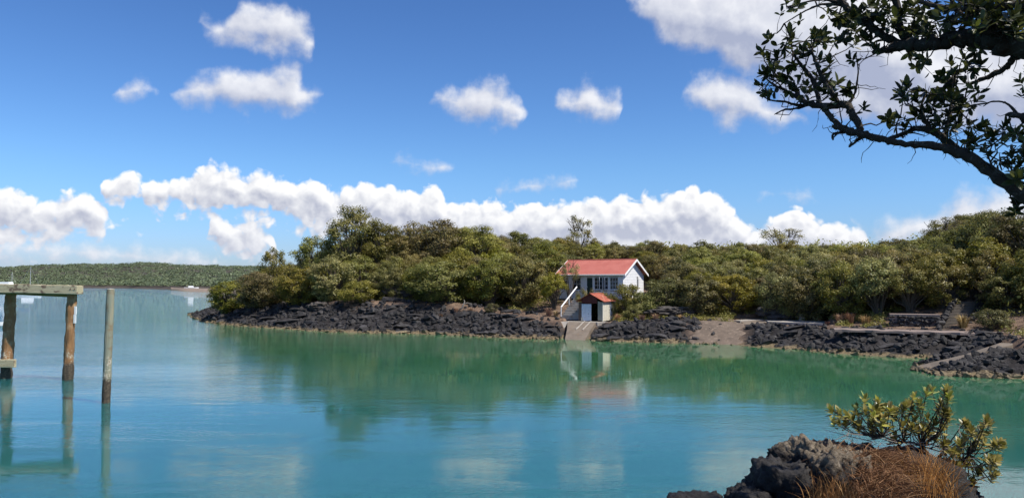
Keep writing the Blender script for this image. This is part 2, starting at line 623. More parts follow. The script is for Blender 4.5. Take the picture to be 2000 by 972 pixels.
# ================================================================ the wooded island ground
SHORE_PX = [(374, 613), (384, 622), (400, 628), (440, 634), (520, 640), (600, 645), (700, 650), (800, 651), (900, 655), (1000, 660), (1100, 663), (1150, 665),
            (1250, 668), (1335, 670), (1440, 673), (1470, 677), (1560, 682), (1640, 690), (1750, 697), (1825, 699), (1835, 706), (1800, 716), (1774, 722),
            (1790, 727), (1850, 733), (1950, 738), (2060, 742), (2300, 760)]
SHORE = [tuple(on_level(x, y)[:2]) for x, y in SHORE_PX]
POLY = np.array(SHORE + [(70, 42), (110, 70), (110, 190), (-10, 190), (-34, 165), (-46, 140), (-50.5, 127)])


def shore_distance(x, y):
    """Metres inland (+) or out at sea (-)."""
    x, y = np.asarray(x, float), np.asarray(y, float)
    d2 = np.full(x.shape, 1e9)
    inside = np.zeros(x.shape, bool)
    n = len(POLY)
    for i in range(n):
        (ax, ay), (bx, by) = POLY[i], POLY[(i + 1) % n]
        ex, ey = bx - ax, by - ay
        t_ = np.clip(((x - ax) * ex + (y - ay) * ey) / (ex * ex + ey * ey), 0, 1)
        d2 = np.minimum(d2, (x - ax - t_ * ex) ** 2 + (y - ay - t_ * ey) ** 2)
        cr = (ay > y) != (by > y)
        with np.errstate(divide='ignore', invalid='ignore'):
            inside ^= cr & (x < (bx - ax) * (y - ay) / (by - ay) + ax)
    return np.where(inside, 1, -1) * np.sqrt(d2)


TOPH = np.array([(370, .7), (430, 1.5), (520, 2.1), (640, 2.6), (760, 3.0), (860, 2.8), (950, 2.3), (1050, 1.75), (1110, 1.38), (1205, 1.38), (1300, 1.6), (1440, 1.5), (1620, 1.5), (1740, 1.55), (1850, 1.5), (2000, 1.6)], float)
RIMW = np.array([(370, 4), (520, 6.5), (700, 7.5), (860, 7), (1000, 6.5), (1110, 4.2), (1205, 4.5), (1320, 6), (1440, 6.0), (1520, 5.6), (1620, 4.8), (1800, 4.6), (2000, 4)], float)
RISE = np.array([(370, .12), (700, .20), (1000, .19), (1170, .27), (1300, .16), (1700, .16), (1850, .26), (2000, .24)], float)


def ground_parts(x, y):
    d = shore_distance(x, y)
    px = 1000 + FPX * x / np.maximum(y, 1)
    h1, w1, rs = (np.interp(px, a[:, 0], a[:, 1]) for a in (TOPH, RIMW, RISE))
    return d, px, h1, w1, rs


def local(origin, alpha):
    """Maps (along the front to the right, back, up) to world."""
    ca, sa = math.cos(alpha), math.sin(alpha)
    ox, oy, oz = origin

    def f(v):
        v = np.asarray(v, float).reshape(-1, 3)
        return np.stack([ox + v[:, 0] * ca + v[:, 1] * sa, oy - v[:, 0] * sa + v[:, 1] * ca, oz + v[:, 2]], 1)
    return f


SA = R(25)
SHED_AT = (8.64, 73.0, 1.37)
STAIR_AT = (float(on_level(1114, 615, 1.85).x) - .75, float(on_level(1114, 615, 1.85).y), 1.70)
RAMP_LINE = [(22.6, 45.2, .0), (24.6, 45.3, .3), (27.0, 45.5, .85), (28.9, 45.9, 1.35), (29.8, 45.9, 1.45)]


def carve(x, y, z):
    """Ground cut away where the slipway, shed, stairs and ramp are let into it."""
    ca, sa = math.cos(SA), math.sin(SA)
    u, v = (x - SHED_AT[0]) * ca - (y - SHED_AT[1]) * sa, (x - SHED_AT[0]) * sa + (y - SHED_AT[1]) * ca
    tz = np.where(v > -1.0, 1.02, 1.02 - (-1.0 - v) * .36)
    mid = -1.8 - np.minimum(0, v + 1) * .22
    m = (np.abs(u - mid) < 2.3 + np.minimum(0, v + 1) * .22) & (v > -8) & (v < 4.3)
    z = np.where(m, np.minimum(z, tz), z)
    u, v = (x - STAIR_AT[0]) * ca - (y - STAIR_AT[1]) * sa, (x - STAIR_AT[0]) * sa + (y - STAIR_AT[1]) * ca
    m = (u > -1.0) & (u < 2.0) & (v > -2.5) & (v < 3.0)
    z = np.where(m, np.minimum(z, STAIR_AT[2] - .1 + np.maximum(v, 0) * .70), z)
    pxx = 1000 + FPX * x / np.maximum(y, 1)
    m = (pxx > 1428) & (pxx < 1620) & (y > 62) & (y < 73.5)
    z = np.where(m, np.minimum(z, 1.38 + np.maximum(0, y - 72.3) * .3), z)
    rl = np.array(RAMP_LINE)
    m = (x > 22.5) & (x < 30.2) & (np.abs(y - np.interp(x, rl[:, 0], rl[:, 1])) < 1.5)
    z = np.where(m, np.minimum(z, np.interp(x, rl[:, 0], rl[:, 2]) - .28), z)
    return z


def ground(x, y, rough=True):
    x, y = np.asarray(x, float), np.asarray(y, float)
    d, px, h1, w1, rs = ground_parts(x, y)
    up = smoothstep(0, 1, d / w1 * 0.82 + 0.18) - smoothstep(0, 1, np.array(0.18))
    up = up / (1 - smoothstep(0, 1, np.array(0.18)))
    z = h1 * np.clip(up, 0, 1)
    z = z + np.minimum(np.maximum(d - w1 - 2.0, 0) * rs, 6.0)
    z = np.where(d < 0, d * 0.35, z)
    if rough:
        band = smoothstep(-1.0, 0.8, d) * (1 - smoothstep(w1 - 0.5, w1 + 2.0, d))
        gravel = smoothstep(1325, 1350, px) * (1 - smoothstep(1440, 1475, px))
        slip = smoothstep(1085, 1100, px) * (1 - smoothstep(1185, 1200, px))
        band = band * (1 - 0.85 * np.maximum(gravel, slip))
        r = np.abs(fbm(x * 0.55, y * 0.8, 5, 0.6) - 0.5) * 2
        z = z + band * (0.9 * (fbm(x * 0.35 + 40, y * 0.5, 4, 0.55) - 0.5) + 0.45 * (0.35 - r))
        z = z + 0.25 * (fbm(x * 0.3, y * 0.3, 3) - 0.5) * smoothstep(w1, w1 + 4, d)
    return carve(x, y, z)


def gz(x, y):
    return float(ground(np.array([x]), np.array([y]), False)[0])


xs = np.arange(-64, 100, 0.42)
ys = np.concatenate([np.arange(38, 104, 0.36), np.arange(104, 186, 1.6)])
GX, GY = np.meshgrid(xs, ys)
GZ = ground(GX, GY)
d_, px_, h1_, w1_, _ = ground_parts(GX, GY)
soil = smoothstep(560, 700, px_) * (1 - smoothstep(1085, 1100, px_))
zone = smoothstep(w1_ * (1 - .28 * soil) - 1.0, w1_ * (1 - .28 * soil) + .6, d_ + 2.2 * (fbm(GX * 0.5, GY * 0.5, 4) - 0.5))
grav = smoothstep(1325, 1350, px_) * (1 - smoothstep(1440, 1475, px_))
zone = np.maximum(zone, grav * 0.55)
nx, ny = len(xs), len(ys)
idx = np.arange(nx * ny).reshape(ny, nx)
quads = np.stack([idx[:-1, :-1], idx[:-1, 1:], idx[1:, 1:], idx[1:, :-1]], -1).reshape(-1, 4)
keep = (GZ.ravel()[quads].max(1) > -0.9)
quads = quads[keep]
used = np.unique(quads)
remap = np.full(nx * ny, -1)
remap[used] = np.arange(len(used))


def rock_colour(q, p, dark, grey, top=0.28):
    """Basalt, pale with oysters and weed up to the tide line."""
    n1 = q.noise(p, 1.7, 5, 0.65)
    n2 = q.noise(p, 9.0, 4, 0.7)
    c = q.mix(q.maprange(n1, 0.42, 0.68), dark, grey)
    c = q.mix(q.maprange(n2, 0.56, 0.74, 0, 0.6), c, (0.10, 0.082, 0.066))
    sp = q.n.new('ShaderNodeSeparateXYZ')
    q.l.new(p, sp.inputs[0])
    zz = q.math('ADD', sp.outputs[2], q.math('MULTIPLY', q.math('SUBTRACT', q.noise(p, 0.7, 6, 0.75), 0.5), 1.0))
    oy = q.mix(q.maprange(n2, 0.35, 0.65), (0.075, 0.055, 0.030), (0.28, 0.215, 0.125))
    return q.mix(q.maprange(zz, top - 0.14, top + 0.02, 1, 0, smooth=True), c, oy), n2


def island_mat():
    m, q, b = mat('island_ground')
    p = pos(q)
    rock, n2 = rock_colour(q, p, (0.016, 0.014, 0.014), (0.048, 0.044, 0.045))
    a = q.n.new('ShaderNodeAttribute')
    a.attribute_name = 'shade'
    n3 = q.noise(p, 1.1, 5, 0.65)
    dirt = q.mix(q.maprange(n3, 0.35, 0.65), (0.085, 0.052, 0.036), (0.24, 0.165, 0.115))
    dirt = q.mix(q.maprange(n2, 0.52, 0.64), dirt, (0.05, 0.042, 0.034))
    c = q.mix(a.outputs['Fac'], rock, dirt)
    q.l.new(c, b.inputs['Base Color'])
    b.inputs['Roughness'].default_value = 0.9
    b.inputs['Specular IOR Level'].default_value = 0.25
    bump(q, b, q.noise(p, 7, 6, 0.7), 0.9, 0.12)
    return m


M['island'] = island_mat()
mb = MB()
mb.add(np.stack([GX.ravel(), GY.ravel(), GZ.ravel()], -1)[used], remap[quads], zone.ravel()[used])
island = tag(mb.build('island_ground', M['island'], smooth=True), 'dark lava shore rising to a brown track under the trees', kind='structure')


def basalt_mat(name='basalt', dark=(0.016, 0.0145, 0.015), grey=(0.060, 0.056, 0.057), top=0.28):
    m, q, b = mat(name)
    p = pos(q)
    c, n2 = rock_colour(q, p, dark, grey, top)
    oi = q.n.new('ShaderNodeObjectInfo')
    hs = q.n.new('ShaderNodeHueSaturation')
    q.put(hs.inputs['Value'], q.maprange(oi.outputs['Random'], 0, 1, 0.75, 1.3))
    q.put(hs.inputs['Color'], c)
    q.l.new(hs.outputs[0], b.inputs['Base Color'])
    b.inputs['Roughness'].default_value = 0.75
    b.inputs['Specular IOR Level'].default_value = 0.35
    bump(q, b, q.noise(p, 12, 5, 0.7), 0.8, 0.06)
    return m


M['basalt'] = basalt_mat()


def rock_proto(seed, n=22, flat=0.75):
    r = np.random.default_rng(seed)
    p = r.normal(size=(n, 3))
    p /= np.linalg.norm(p, axis=1)[:, None]
    p *= r.uniform(0.75, 1.1, (n, 1)) * np.array([1.0, 0.85, flat])
    bm = bmesh.new()
    for q in p:
        bm.verts.new(q)
    bmesh.ops.convex_hull(bm, input=bm.verts)
    bmesh.ops.delete(bm, geom=[v for v in bm.verts if not v.link_faces], context='VERTS')
    bm.verts.index_update()
    v = np.array([x.co[:] for x in bm.verts])
    f = [[x.index for x in q.verts] for q in bm.faces]
    bm.free()
    return v, np.array(f)


ROCKS = [rock_proto(100 + i) for i in range(14)]
ROCK_ME = []
for i, (v, f) in enumerate(ROCKS):
    b_ = MB()
    b_.add(v, f)
    me_ = b_.mesh('stone')
    me_.materials.append(M['basalt'])
    ROCK_ME.append(me_)


def rotmat(r):
    q = r.normal(size=4)
    q /= np.linalg.norm(q)
    w, x, y, z = q
    return np.array([[1 - 2 * (y * y + z * z), 2 * (x * y - w * z), 2 * (x * z + w * y)], [2 * (x * y + w * z), 1 - 2 * (x * x + z * z), 2 * (y * z - w * x)], [2 * (x * z - w * y), 2 * (y * z + w * x), 1 - 2 * (x * x + y * y)]])


# stones of the lava shore: the large ones singly, the small ones as a mass
r = np.random.default_rng(21)
N = 60000
cx = r.uniform(-54, 46, N)
cy_ = r.uniform(39, 126, N)
dd, pp, hh, ww, _ = ground_parts(cx, cy_)
ok = (dd > -0.5) & (dd < ww + 0.6) & (pp > 360) & (pp < 2080)
ok &= ~((pp > 1328 + np.clip(dd, 0, 7) * 8.5 + 14 * np.sin(dd * 2.1)) & (pp < 1462) & (dd > 0.0) & (r.random(N) < 0.93))
ok &= ~((pp > 1093) & (pp < 1190) & (dd > -0.5) & ~((pp > 1160) & (dd < 3.0)))
ok &= ~((pp > 1440) & (pp < 1615) & (dd > 5.4))
rl_ = np.array(RAMP_LINE)
ok &= ~((cx > 22.3) & (cx < 30.3) & (np.abs(cy_ - np.interp(cx, rl_[:, 0], rl_[:, 1])) < 1.35))
soil = smoothstep(560, 700, pp) * (1 - smoothstep(1085, 1100, pp))
ok &= ~((dd > ww * (1 - .26 * soil) - .6) & (r.random(N) < 0.8))
cx, cy_, dd = cx[ok], cy_[ok], dd[ok]
cz = ground(cx, cy_)
mb = MB()
nbig = 0
for i in range(len(cx)):
    if nbig < 300 and i % 5 == 0 and cy_[i] < 100 and dd[i] > 0.2:
        s_ = float(r.uniform(0.30, 0.50)) * (1 if r.random() < .8 else 1.4) * min(1.0, cy_[i] / 68.0)
        o = bpy.data.objects.new('stone', ROCK_ME[r.integers(14)])
        COL.objects.link(o)
        o.location = (cx[i], cy_[i], cz[i] + 0.1 * s_)
        o.scale = (s_ * r.uniform(.9, 1.5), s_, s_ * r.uniform(.6, .95))
        tl = .4
        if nbig % 6 == 0:               # flat ledges of lava between the boulders
            o.scale = (s_ * r.uniform(2.2, 3.6), s_ * r.uniform(1.3, 2.0), s_ * r.uniform(.45, .8))
            tl = .14
        o.rotation_euler = (r.uniform(-tl, tl), r.uniform(-tl, tl), r.uniform(-.5, .5) if tl < .2 else r.uniform(0, 6.28))
        o.parent = island
        nbig += 1
    else:
        v, f = ROCKS[r.integers(14)]
        s_ = float(np.clip(r.lognormal(-1.62, 0.45), 0.1, 0.45))
        mb.add((v * s_ * np.array([1.15, 1, .8])) @ rotmat(r).T + np.array([cx[i], cy_[i], cz[i] + 0.05 * s_]), f)
rub = mb.build('rubble', M['basalt'], island)
tag(rub, kind='stuff')
print('stones', len(cx), nbig)

# pale gravel of the little beach
M['gravel'] = worn('gravel', (0.165, 0.125, 0.095), (0.075, 0.058, 0.046), .9, 1.3, .95, spots=(0.25, 0.195, 0.145), bscale=9, bstr=.9, local=False)
gb = MB()
cols_, rows_ = 26, 16
vs = []
for i in range(rows_):
    for j in range(cols_):
        left = 1336 + 52 * i / (rows_ - 1) + 9 * math.sin(i * 1.9) + 5 * math.sin(i * 4.3)
        px = left + (1458 - left + 8 * math.sin(i * 2.3 + 1) - 14 * (1 - i / (rows_ - 1))) * j / (cols_ - 1)
        yy = 61.5 + (71.0 - 61.5) * i / (rows_ - 1) + (1462 - px) / 126 * 3.0
        x_, y_ = (px - 1000) / FPX * yy, yy
        vs.append((x_, y_, float(ground(np.array([x_]), np.array([y_]))[0]) + (-.05 if j in (0, cols_ - 1) else .035)))
gb.add(vs, [(i * cols_ + j, i * cols_ + j + 1, (i + 1) * cols_ + j + 1, (i + 1) * cols_ + j) for i in range(rows_ - 1) for j in range(cols_ - 1)])
tag(gb.build('gravel_beach', M['gravel'], smooth=True), 'small pale gravel beach right of the house', kind='structure')

# ================================================================ trees of the island
def leaf_cards(r, pts, nrm, size, aspect=0.5, droop=0.0):
    """One pointed four-cornered leaf spray per point, lying roughly across its normal."""
    n = len(pts)
    nrm = nrm / np.linalg.norm(nrm, axis=1)[:, None]
    t_ = r.normal(size=(n, 3))
    t_ -= (t_ * nrm).sum(1)[:, None] * nrm
    t_ /= np.linalg.norm(t_, axis=1)[:, None]
    b = np.cross(nrm, t_)
    L = (size * r.uniform(0.6, 1.35, n))[:, None]
    Wd = L * aspect
    v = np.stack([pts - t_ * L * .5, pts + b * Wd * .5 - nrm * L * .06, pts + t_ * L * .5 - nrm * L * .12, pts - b * Wd * .5 - nrm * L * .06], 1)
    f = np.arange(n * 4).reshape(n, 4)
    return v.reshape(-1, 3), f


def crown_clumps(r, n, rad, zc, zr, lean=0.0, open_=0.0, low=-0.35, size=(.17, .34)):
    """Clump centres (x, y, z, radius) filling a low dome."""
    out = []
    k = 0
    while len(out) < n and k < 9000:
        k += 1
        u = r.normal(size=3)
        u /= np.linalg.norm(u)
        if u[2] < low:
            continue
        q = r.uniform(0.45, 1.0) ** 0.6
        c = np.array([u[0] * rad * q, u[1] * rad * q, zc + u[2] * zr * q])
        c *= np.array([r.uniform(.85, 1.12), r.uniform(.85, 1.12), 1])
        cr = r.uniform(*size) * rad
        if any(np.linalg.norm(c - o[:3]) < (0.45 + open_) * (cr + o[3]) for o in out):
            continue
        out.append(np.array([c[0] + lean * c[2], c[1], c[2], cr]))
    return out


def tree_meshes(seed, h=5.0, rad=2.4, n_cl=34, per=190, leaf=0.24, mat_='canopy', zc=.60, zr=.40, open_=0.0, lean=0.0, stems=4, bare=0, low=-0.35, size=(.17, .34)):
    r = np.random.default_rng(seed)
    cl = crown_clumps(r, n_cl, rad, h * zc, h * zr, lean, open_, low, size)
    crown = MB()
    cen = np.array([0, 0, h * zc - 0.5])
    for c in cl:
        n = int(per * (c[3] / (0.25 * rad)) ** 2)
        u = r.normal(size=(n, 3))
        u /= np.linalg.norm(u, axis=1)[:, None]
        u[:, 2] = np.where((u[:, 2] < -0.2) & (r.random(n) < .6), -u[:, 2], u[:, 2])
        p = c[:3] + u * c[3] * (r.uniform(0.1, 1.25, n) ** 0.55)[:, None] * np.array([1.15, 1.15, .95])
        nr = u + 0.5 * (p - cen) / np.linalg.norm(p - cen, axis=1)[:, None] + r.normal(size=(n, 3)) * 0.55 + np.array([0, 0, .35])
        v, f = leaf_cards(r, p, nr, leaf, 0.55)
        base = r.uniform(0.15, 0.55)
        sh = np.clip(base + r.normal(size=n) * 0.2, 0, 1)
        crown.add(v, f, np.repeat(sh, 4))
    trunk = MB()
    roots = [np.array([math.cos(a) * .16, math.sin(a) * .16, -0.4]) for a in np.linspace(0, 6.28, stems, endpoint=False) + r.uniform(0, 1)]
    for c in cl:
        k = int(r.integers(stems))
        b = roots[k]
        m1 = b + (np.array([c[0] * .22, c[1] * .22, c[2] * .42]) - b) * 1.0 + r.normal(size=3) * 0.12
        m2 = m1 * .45 + c[:3] * .55 + r.normal(size=3) * 0.14
        r0 = 0.085 * (1.2 if k == 0 else 0.9)
        trunk.tube([b, m1, m2, c[:3]], [r0, r0 * .7, r0 * .45, r0 * .2], 5, False)
    for k in range(bare):
        a = r.uniform(0, 6.28)
        b = np.array([math.cos(a) * rad * .3, math.sin(a) * rad * .3, h * .7])
        for j in range(3):
            e = b + np.array([r.normal() * .5 + math.cos(a) * .6, r.normal() * .4 + math.sin(a) * .6, r.uniform(.8, 1.5)]) * (h / 5)
            mid = (b + e) / 2 + r.normal(size=3) * .14
            trunk.tube([b, mid, e], [.05, .035, .014], 4, False)
            for w in range(3):
                s0 = mid + (e - mid) * r.uniform(0, .8)
                trunk.tube([s0, s0 + np.array([r.normal() * .3, r.normal() * .3, r.uniform(.1, .45)])], [.02, .008], 3, False)
    mt = trunk.mesh('trunk')
    mt.materials.append(M['bark'])
    mc = crown.mesh('crown')
    mc.materials.append(M[mat_])
    return mt, mc, h, rad


TREES = {
    'dome': [tree_meshes(i, n_cl=78, per=300, leaf=.165, zc=.50, zr=.48, low=-.93, size=(.13, .25)) for i in (1, 2, 3, 4)],
    'tall': [tree_meshes(i, h=8.0, rad=2.7, n_cl=80, per=290, zc=.56, zr=.43, open_=.04, leaf=.18, low=-.8, size=(.13, .26)) for i in (11, 12, 13)],
    'shrub': [tree_meshes(i, h=2.6, rad=1.7, n_cl=50, per=200, leaf=.14, zc=.44, zr=.5, mat_='bright_leaf', low=-.9, size=(.14, .28)) for i in (21, 22)],
    'scrag': [tree_meshes(i, h=6.0, rad=2.0, n_cl=14, per=130, leaf=.19, zc=.66, zr=.36, open_=.35, bare=5) for i in (31, 32)],
    'open': [tree_meshes(i, h=5.0, rad=2.2, n_cl=46, per=240, leaf=.165, zc=.58, zr=.40, open_=.08, low=-.6, size=(.13, .27)) for i in (41, 42)],
}
r = np.random.default_rng(5)


def plant_tree(x, y, z, h, rad, kind, label, group=None, cat='tree', name='coastal_tree'):
    mt, mc, h0, r0 = TREES[kind][int(r.integers(len(TREES[kind])))]
    o = empty(name, (x, y, z), r.uniform(0, 6.28))
    o.scale = (rad / r0, rad / r0 * r.uniform(.9, 1.1), h / h0)
    for nm, me in (('trunk', mt), ('crown', mc)):
        c = bpy.data.objects.new(nm, me)
        COL.objects.link(c)
        c.parent = o
    tag(o, label, cat, group)
    return o


taken = []
FRONT = [
    # photo x of the crown, photo y of its top, half width px, distance, kind, label
    (450, 546, 36, 99, 'dome', 'low olive tree overhanging the rocks at the tip of the headland'),
    (505, 532, 44, 95, 'dome', 'spreading olive tree second from the tip of the headland'),
    (535, 484, 30, 104, 'dome', 'small domed green tree standing clear against the sky on the headland'),
    (590, 520, 46, 92, 'dome', 'bushy tree above pale boulders on the headland shore'),
    (650, 500, 46, 90, 'dome', 'broad yellowish tree at the rocky edge below the tallest headland tree'),
    (700, 546, 36, 86.5, 'shrub', 'yellow green bush leaning over rocks below the tallest headland tree'),
    (618, 462, 40, 99, 'tall', 'dark tree with ragged top just left of the tallest headland tree'),
    (690, 404, 52, 98, 'tall', 'tallest tree on the headland with open crown against the clouds'),
    (748, 436, 44, 98, 'tall', 'dense tree immediately right of the tallest headland tree'),
    (800, 434, 46, 98, 'tall', 'round topped tree on the skyline left of the middle of the wood'),
    (862, 432, 50, 97, 'tall', 'skyline tree with round dark green crown above the brown track'),
    (930, 442, 50, 96, 'tall', 'skyline tree left of the red roof with wide flat crown'),
    (865, 512, 58, 83.5, 'dome', 'large spreading bushy tree overhanging the brown track'),
    (955, 505, 50, 83, 'dome', 'brownish olive tree beside the track between big bush and house'),
    (1020, 500, 46, 83, 'dome', 'shady tree beside the track nearing the red roofed house'),
    (1062, 478, 40, 88, 'tall', 'tall tree touching the far end of the red roof'),
    (1082, 530, 26, 79.5, 'open', 'thin trunked tree before the shaded end of the house'),
    (1111, 508, 17, 80.8, 'scrag', 'wispy tree with brown leaves crossing the red roof'),
    (1226, 551, 28, 76.0, 'shrub', 'bright leafy bush covering the gable end of the house'),
    (1258, 566, 28, 74.5, 'shrub', 'yellow green bush right of the boat shed'),
    (1240, 592, 20, 73.5, 'shrub', 'low bush in the corner right of the boat shed'),
    (1300, 542, 44, 75.5, 'dome', 'round bushy tree just right of the white house'),
    (1362, 535, 44, 74, 'dome', 'bushy tree second to the right of the white house'),
    (1430, 538, 44, 74.5, 'dome', 'dense tree above the gravel beach'),
    (1496, 542, 40, 75, 'dome', 'yellowish tree above the concrete landing'),
    (1575, 528, 44, 73, 'dome', 'bushy tree behind the short concrete post'),
    (1640, 512, 48, 69, 'dome', 'spreading tree behind the rusty block on the shore'),
    (1712, 500, 48, 65, 'open', 'tree with pale forked trunks behind the stone terrace wall'),
    (1775, 520, 40, 63.5, 'open', 'bright green tree with showing limbs behind the stone terrace'),
    (1815, 488, 44, 66, 'dome', 'bushy tree left of the stone steps'),
    (1868, 452, 56, 70, 'tall', 'tall dark tree above the head of the stone steps'),
    (1940, 410, 60, 67, 'tall', 'tallest dark tree on the right rising above the stone steps'),
    (2010, 402, 60, 64, 'tall', 'tall tree cut by the right edge above the stone ramp'),
    (1965, 530, 44, 59.5, 'dome', 'olive tree at the right edge above the shore track'),
    (1940, 601, 30, 55.5, 'shrub', 'bright low bush beside the shore track right of the steps'),
    (1130, 424, 22, 112, 'scrag', 'scraggly half bare tree sticking up behind the house'),
    (1528, 443, 34, 104, 'scrag', 'thin topped tree with bare twigs breaking the skyline'),
    (1840, 428, 30, 80, 'scrag', 'half bare tree with dead twigs on the skyline'),
    (960, 590, 12, 77.6, 'shrub', 'little bush growing on the lava rocks below the track'),
]
for (px, py, hw, Y, kind, lab) in FRONT:
    q = at(px, py, Y)
    z = gz(q.x, Y)
    plant_tree(q.x, Y, z - 0.05, max(q.z - z, 0.9) * 1.02, hw / FPX * Y * 1.12, kind, lab, cat='bush' if kind == 'shrub' else 'tree', name='coastal_bush' if kind == 'shrub' else 'coastal_tree')
    taken.append((q.x, Y, hw / FPX * Y))
# hedge between the boat shed roof and the house
for k, px in enumerate((1138, 1156, 1174, 1190)):
    q = at(px, 566 + (k % 2) * 2, 77.3 - k * .35)
    plant_tree(q.x, q.y, gz(q.x, q.y), q.z - gz(q.x, q.y), .85, 'shrub', 'low yellow green shrub in the row between shed roof and house windows',
               'shrubs between shed and house', 'bush', 'coastal_bush')

SKY_Y = np.array([(380, 560), (430, 530), (500, 500), (560, 488), (620, 470), (660, 430), (690, 415), (740, 440), (800, 438), (870, 436), (930, 444), (1000, 452), (1060, 458), (1100, 456), (1160, 462),
                  (1250, 466), (1350, 465), (1450, 468), (1550, 466), (1650, 470), (1720, 466), (1780, 456), (1830, 446), (1880, 420), (1940, 410), (2100, 405)], float)
FRONT_Y = np.array([(380, 575), (460, 550), (560, 530), (700, 515), (860, 515), (1000, 505), (1100, 505), (1300, 540), (1450, 540), (1600, 520), (1700, 505), (1850, 490), (2100, 480)], float)
EDGE = np.array([(380, 5), (520, 8.5), (700, 8.8), (860, 9.3), (1000, 9.2), (1080, 12), (1100, 21), (1260, 21), (1290, 9), (1440, 10.5), (1620, 10), (1800, 11), (1860, 13), (2000, 12)], float)
HX, HY = 10.8, 82.5
n_mass = 0
cand = np.stack([r.uniform(-56, 75, 9000), r.uniform(50, 128, 9000)], 1)
dd, pp, hh, ww, _ = ground_parts(cand[:, 0], cand[:, 1])
edge = np.interp(pp, EDGE[:, 0], EDGE[:, 1])
zz = ground(cand[:, 0], cand[:, 1], False)
order = np.argsort(np.abs(dd - edge - 4) + r.uniform(0, 14, len(dd)))
placed = list((a, b, c * .75) for a, b, c in taken)
for i in order:
    x, y = cand[i]
    p, d = pp[i], dd[i]
    if d < edge[i] or p < 395 or p > 2060 or d > edge[i] + 30 or n_mass >= 262:
        continue
    if abs(x - HX) < 6.5 and abs(y - HY) < 6.2:
        continue
    tt = min(1.0, (d - edge[i]) / 26.0)
    ytop = np.interp(p, FRONT_Y[:, 0], FRONT_Y[:, 1]) * (1 - tt ** .7) + np.interp(p, SKY_Y[:, 0], SKY_Y[:, 1]) * tt ** .7
    ztop = at(p, ytop + r.uniform(-5, 12), y).z
    h = ztop - zz[i]
    if h < 2.4:
        continue
    h = min(h, 9.5)
    rad = float(np.clip(h * .46, 1.7, 3.3)) * r.uniform(.85, 1.15) * (1 + .25 * tt)
    sp = rad * (0.85 if tt < .4 else 1.1)
    if any((x - a) ** 2 + (y - b) ** 2 < (sp * .62 + c * .62) ** 2 for a, b, c in placed):
        continue
    placed.append((x, y, sp))
    if p < 640:
        lab, grp = 'on the low headland', 'trees of the headland wood'
    elif p < 1090:
        lab, grp = ('behind the grey rock face' if p < 830 else 'behind the large spreading bush' if p < 960 else 'left of the red roof'), 'trees of the middle wood'
    elif p < 1290:
        lab, grp = 'behind the red roof', 'trees behind the house'
    elif p < 1720:
        lab, grp = ('right of the white gable' if p < 1420 else 'behind the concrete landing' if p < 1620 else 'left of the stone terrace'), 'trees behind the landing'
    else:
        lab, grp = ('above the stone terrace' if p < 1850 else 'above the stone steps'), 'trees above the stone steps'
    lab = ('olive tree in the front ranks of the wood ' if tt < .3 else 'olive tree in the middle of the packed wood ' if tt < .75 else 'olive tree at the skyline of the packed wood ') + lab
    kind = 'tall' if h > 6.6 else ('open' if r.random() < .05 else 'dome')
    plant_tree(x, y, zz[i] - .1, h, rad * (.95 if kind == 'tall' else 1), kind, lab, grp)
    n_mass += 1
print('mass trees', n_mass)

# the wood goes on behind the first ranks and past the edge of the view
rb = np.random.default_rng(55)
bw_ = MB()
bx0, by0 = rb.uniform(-30, 106, 5200), rb.uniform(40, 165, 5200)
bd, bp_, _, _, _ = ground_parts(bx0, by0)
bz0 = ground(bx0, by0, False)
good = np.where(((bp_ > 2070) & (bd > 4.5) & (bd < 40)) | ((bd > 9) & (bd > np.interp(bp_, EDGE[:, 0], EDGE[:, 1]) + 31) & (rb.random(5200) < .5)))[0]
for k in good:
    rad = rb.uniform(1.6, 3.0)
    n = 90
    w = rb.normal(size=(n, 3))
    w /= np.linalg.norm(w, axis=1)[:, None]
    w[:, 2] = np.abs(w[:, 2])
    q = np.array([bx0[k], by0[k], bz0[k] + (1.2 if bp_[k] < 2070 else rb.uniform(.4, 3.0))]) + w * rad * rb.uniform(.5, 1.0, (n, 1)) * np.array([1.1, 1.1, .85])
    v, f = leaf_cards(rb, q, w + rb.normal(size=(n, 3)) * .5, .36, .55)
    bw_.add(v, f, np.clip(rb.uniform(.2, .6) + np.repeat(rb.normal(size=n) * .16, 4), 0, 1))
print('woodland', len(good))
tag(bw_.build('woodland', M['canopy']), 'deeper wood of the island behind the first trees', kind='stuff')

# ---------------------------------------------------------------- undergrowth that closes the foot of the wood
ru = np.random.default_rng(91)
ug = MB()
n_ug = 0
cx_, cy2 = ru.uniform(-52, 48, 14000), ru.uniform(48, 112, 14000)
du, pu, hu, wu, _ = ground_parts(cx_, cy2)
eu = np.interp(pu, EDGE[:, 0], EDGE[:, 1])
track = (smoothstep(720, 760, pu) * (1 - smoothstep(1080, 1095, pu)))
lo_ = np.where(track > .5, eu - 1.2, wu + .7)
sel = (du > lo_) & (du < eu + 2.5) & (pu > 395) & (pu < 2050)
sel &= ~((pu > 1085) & (pu < 1205) & (cy2 < 80.5)) & ~((pu > 1425) & (pu < 1625) & (cy2 < 73.6)) & ~((pu > 1725) & (pu < 1912) & (cy2 < 64.5)) & ~((pu > 1620) & (cy2 < 60) & (ru.random(14000) < .55))
sel &= ~((np.abs(cx_ - HX) < 6.0) & (np.abs(cy2 - HY) < 5.0))
zz_ = ground(cx_, cy2)
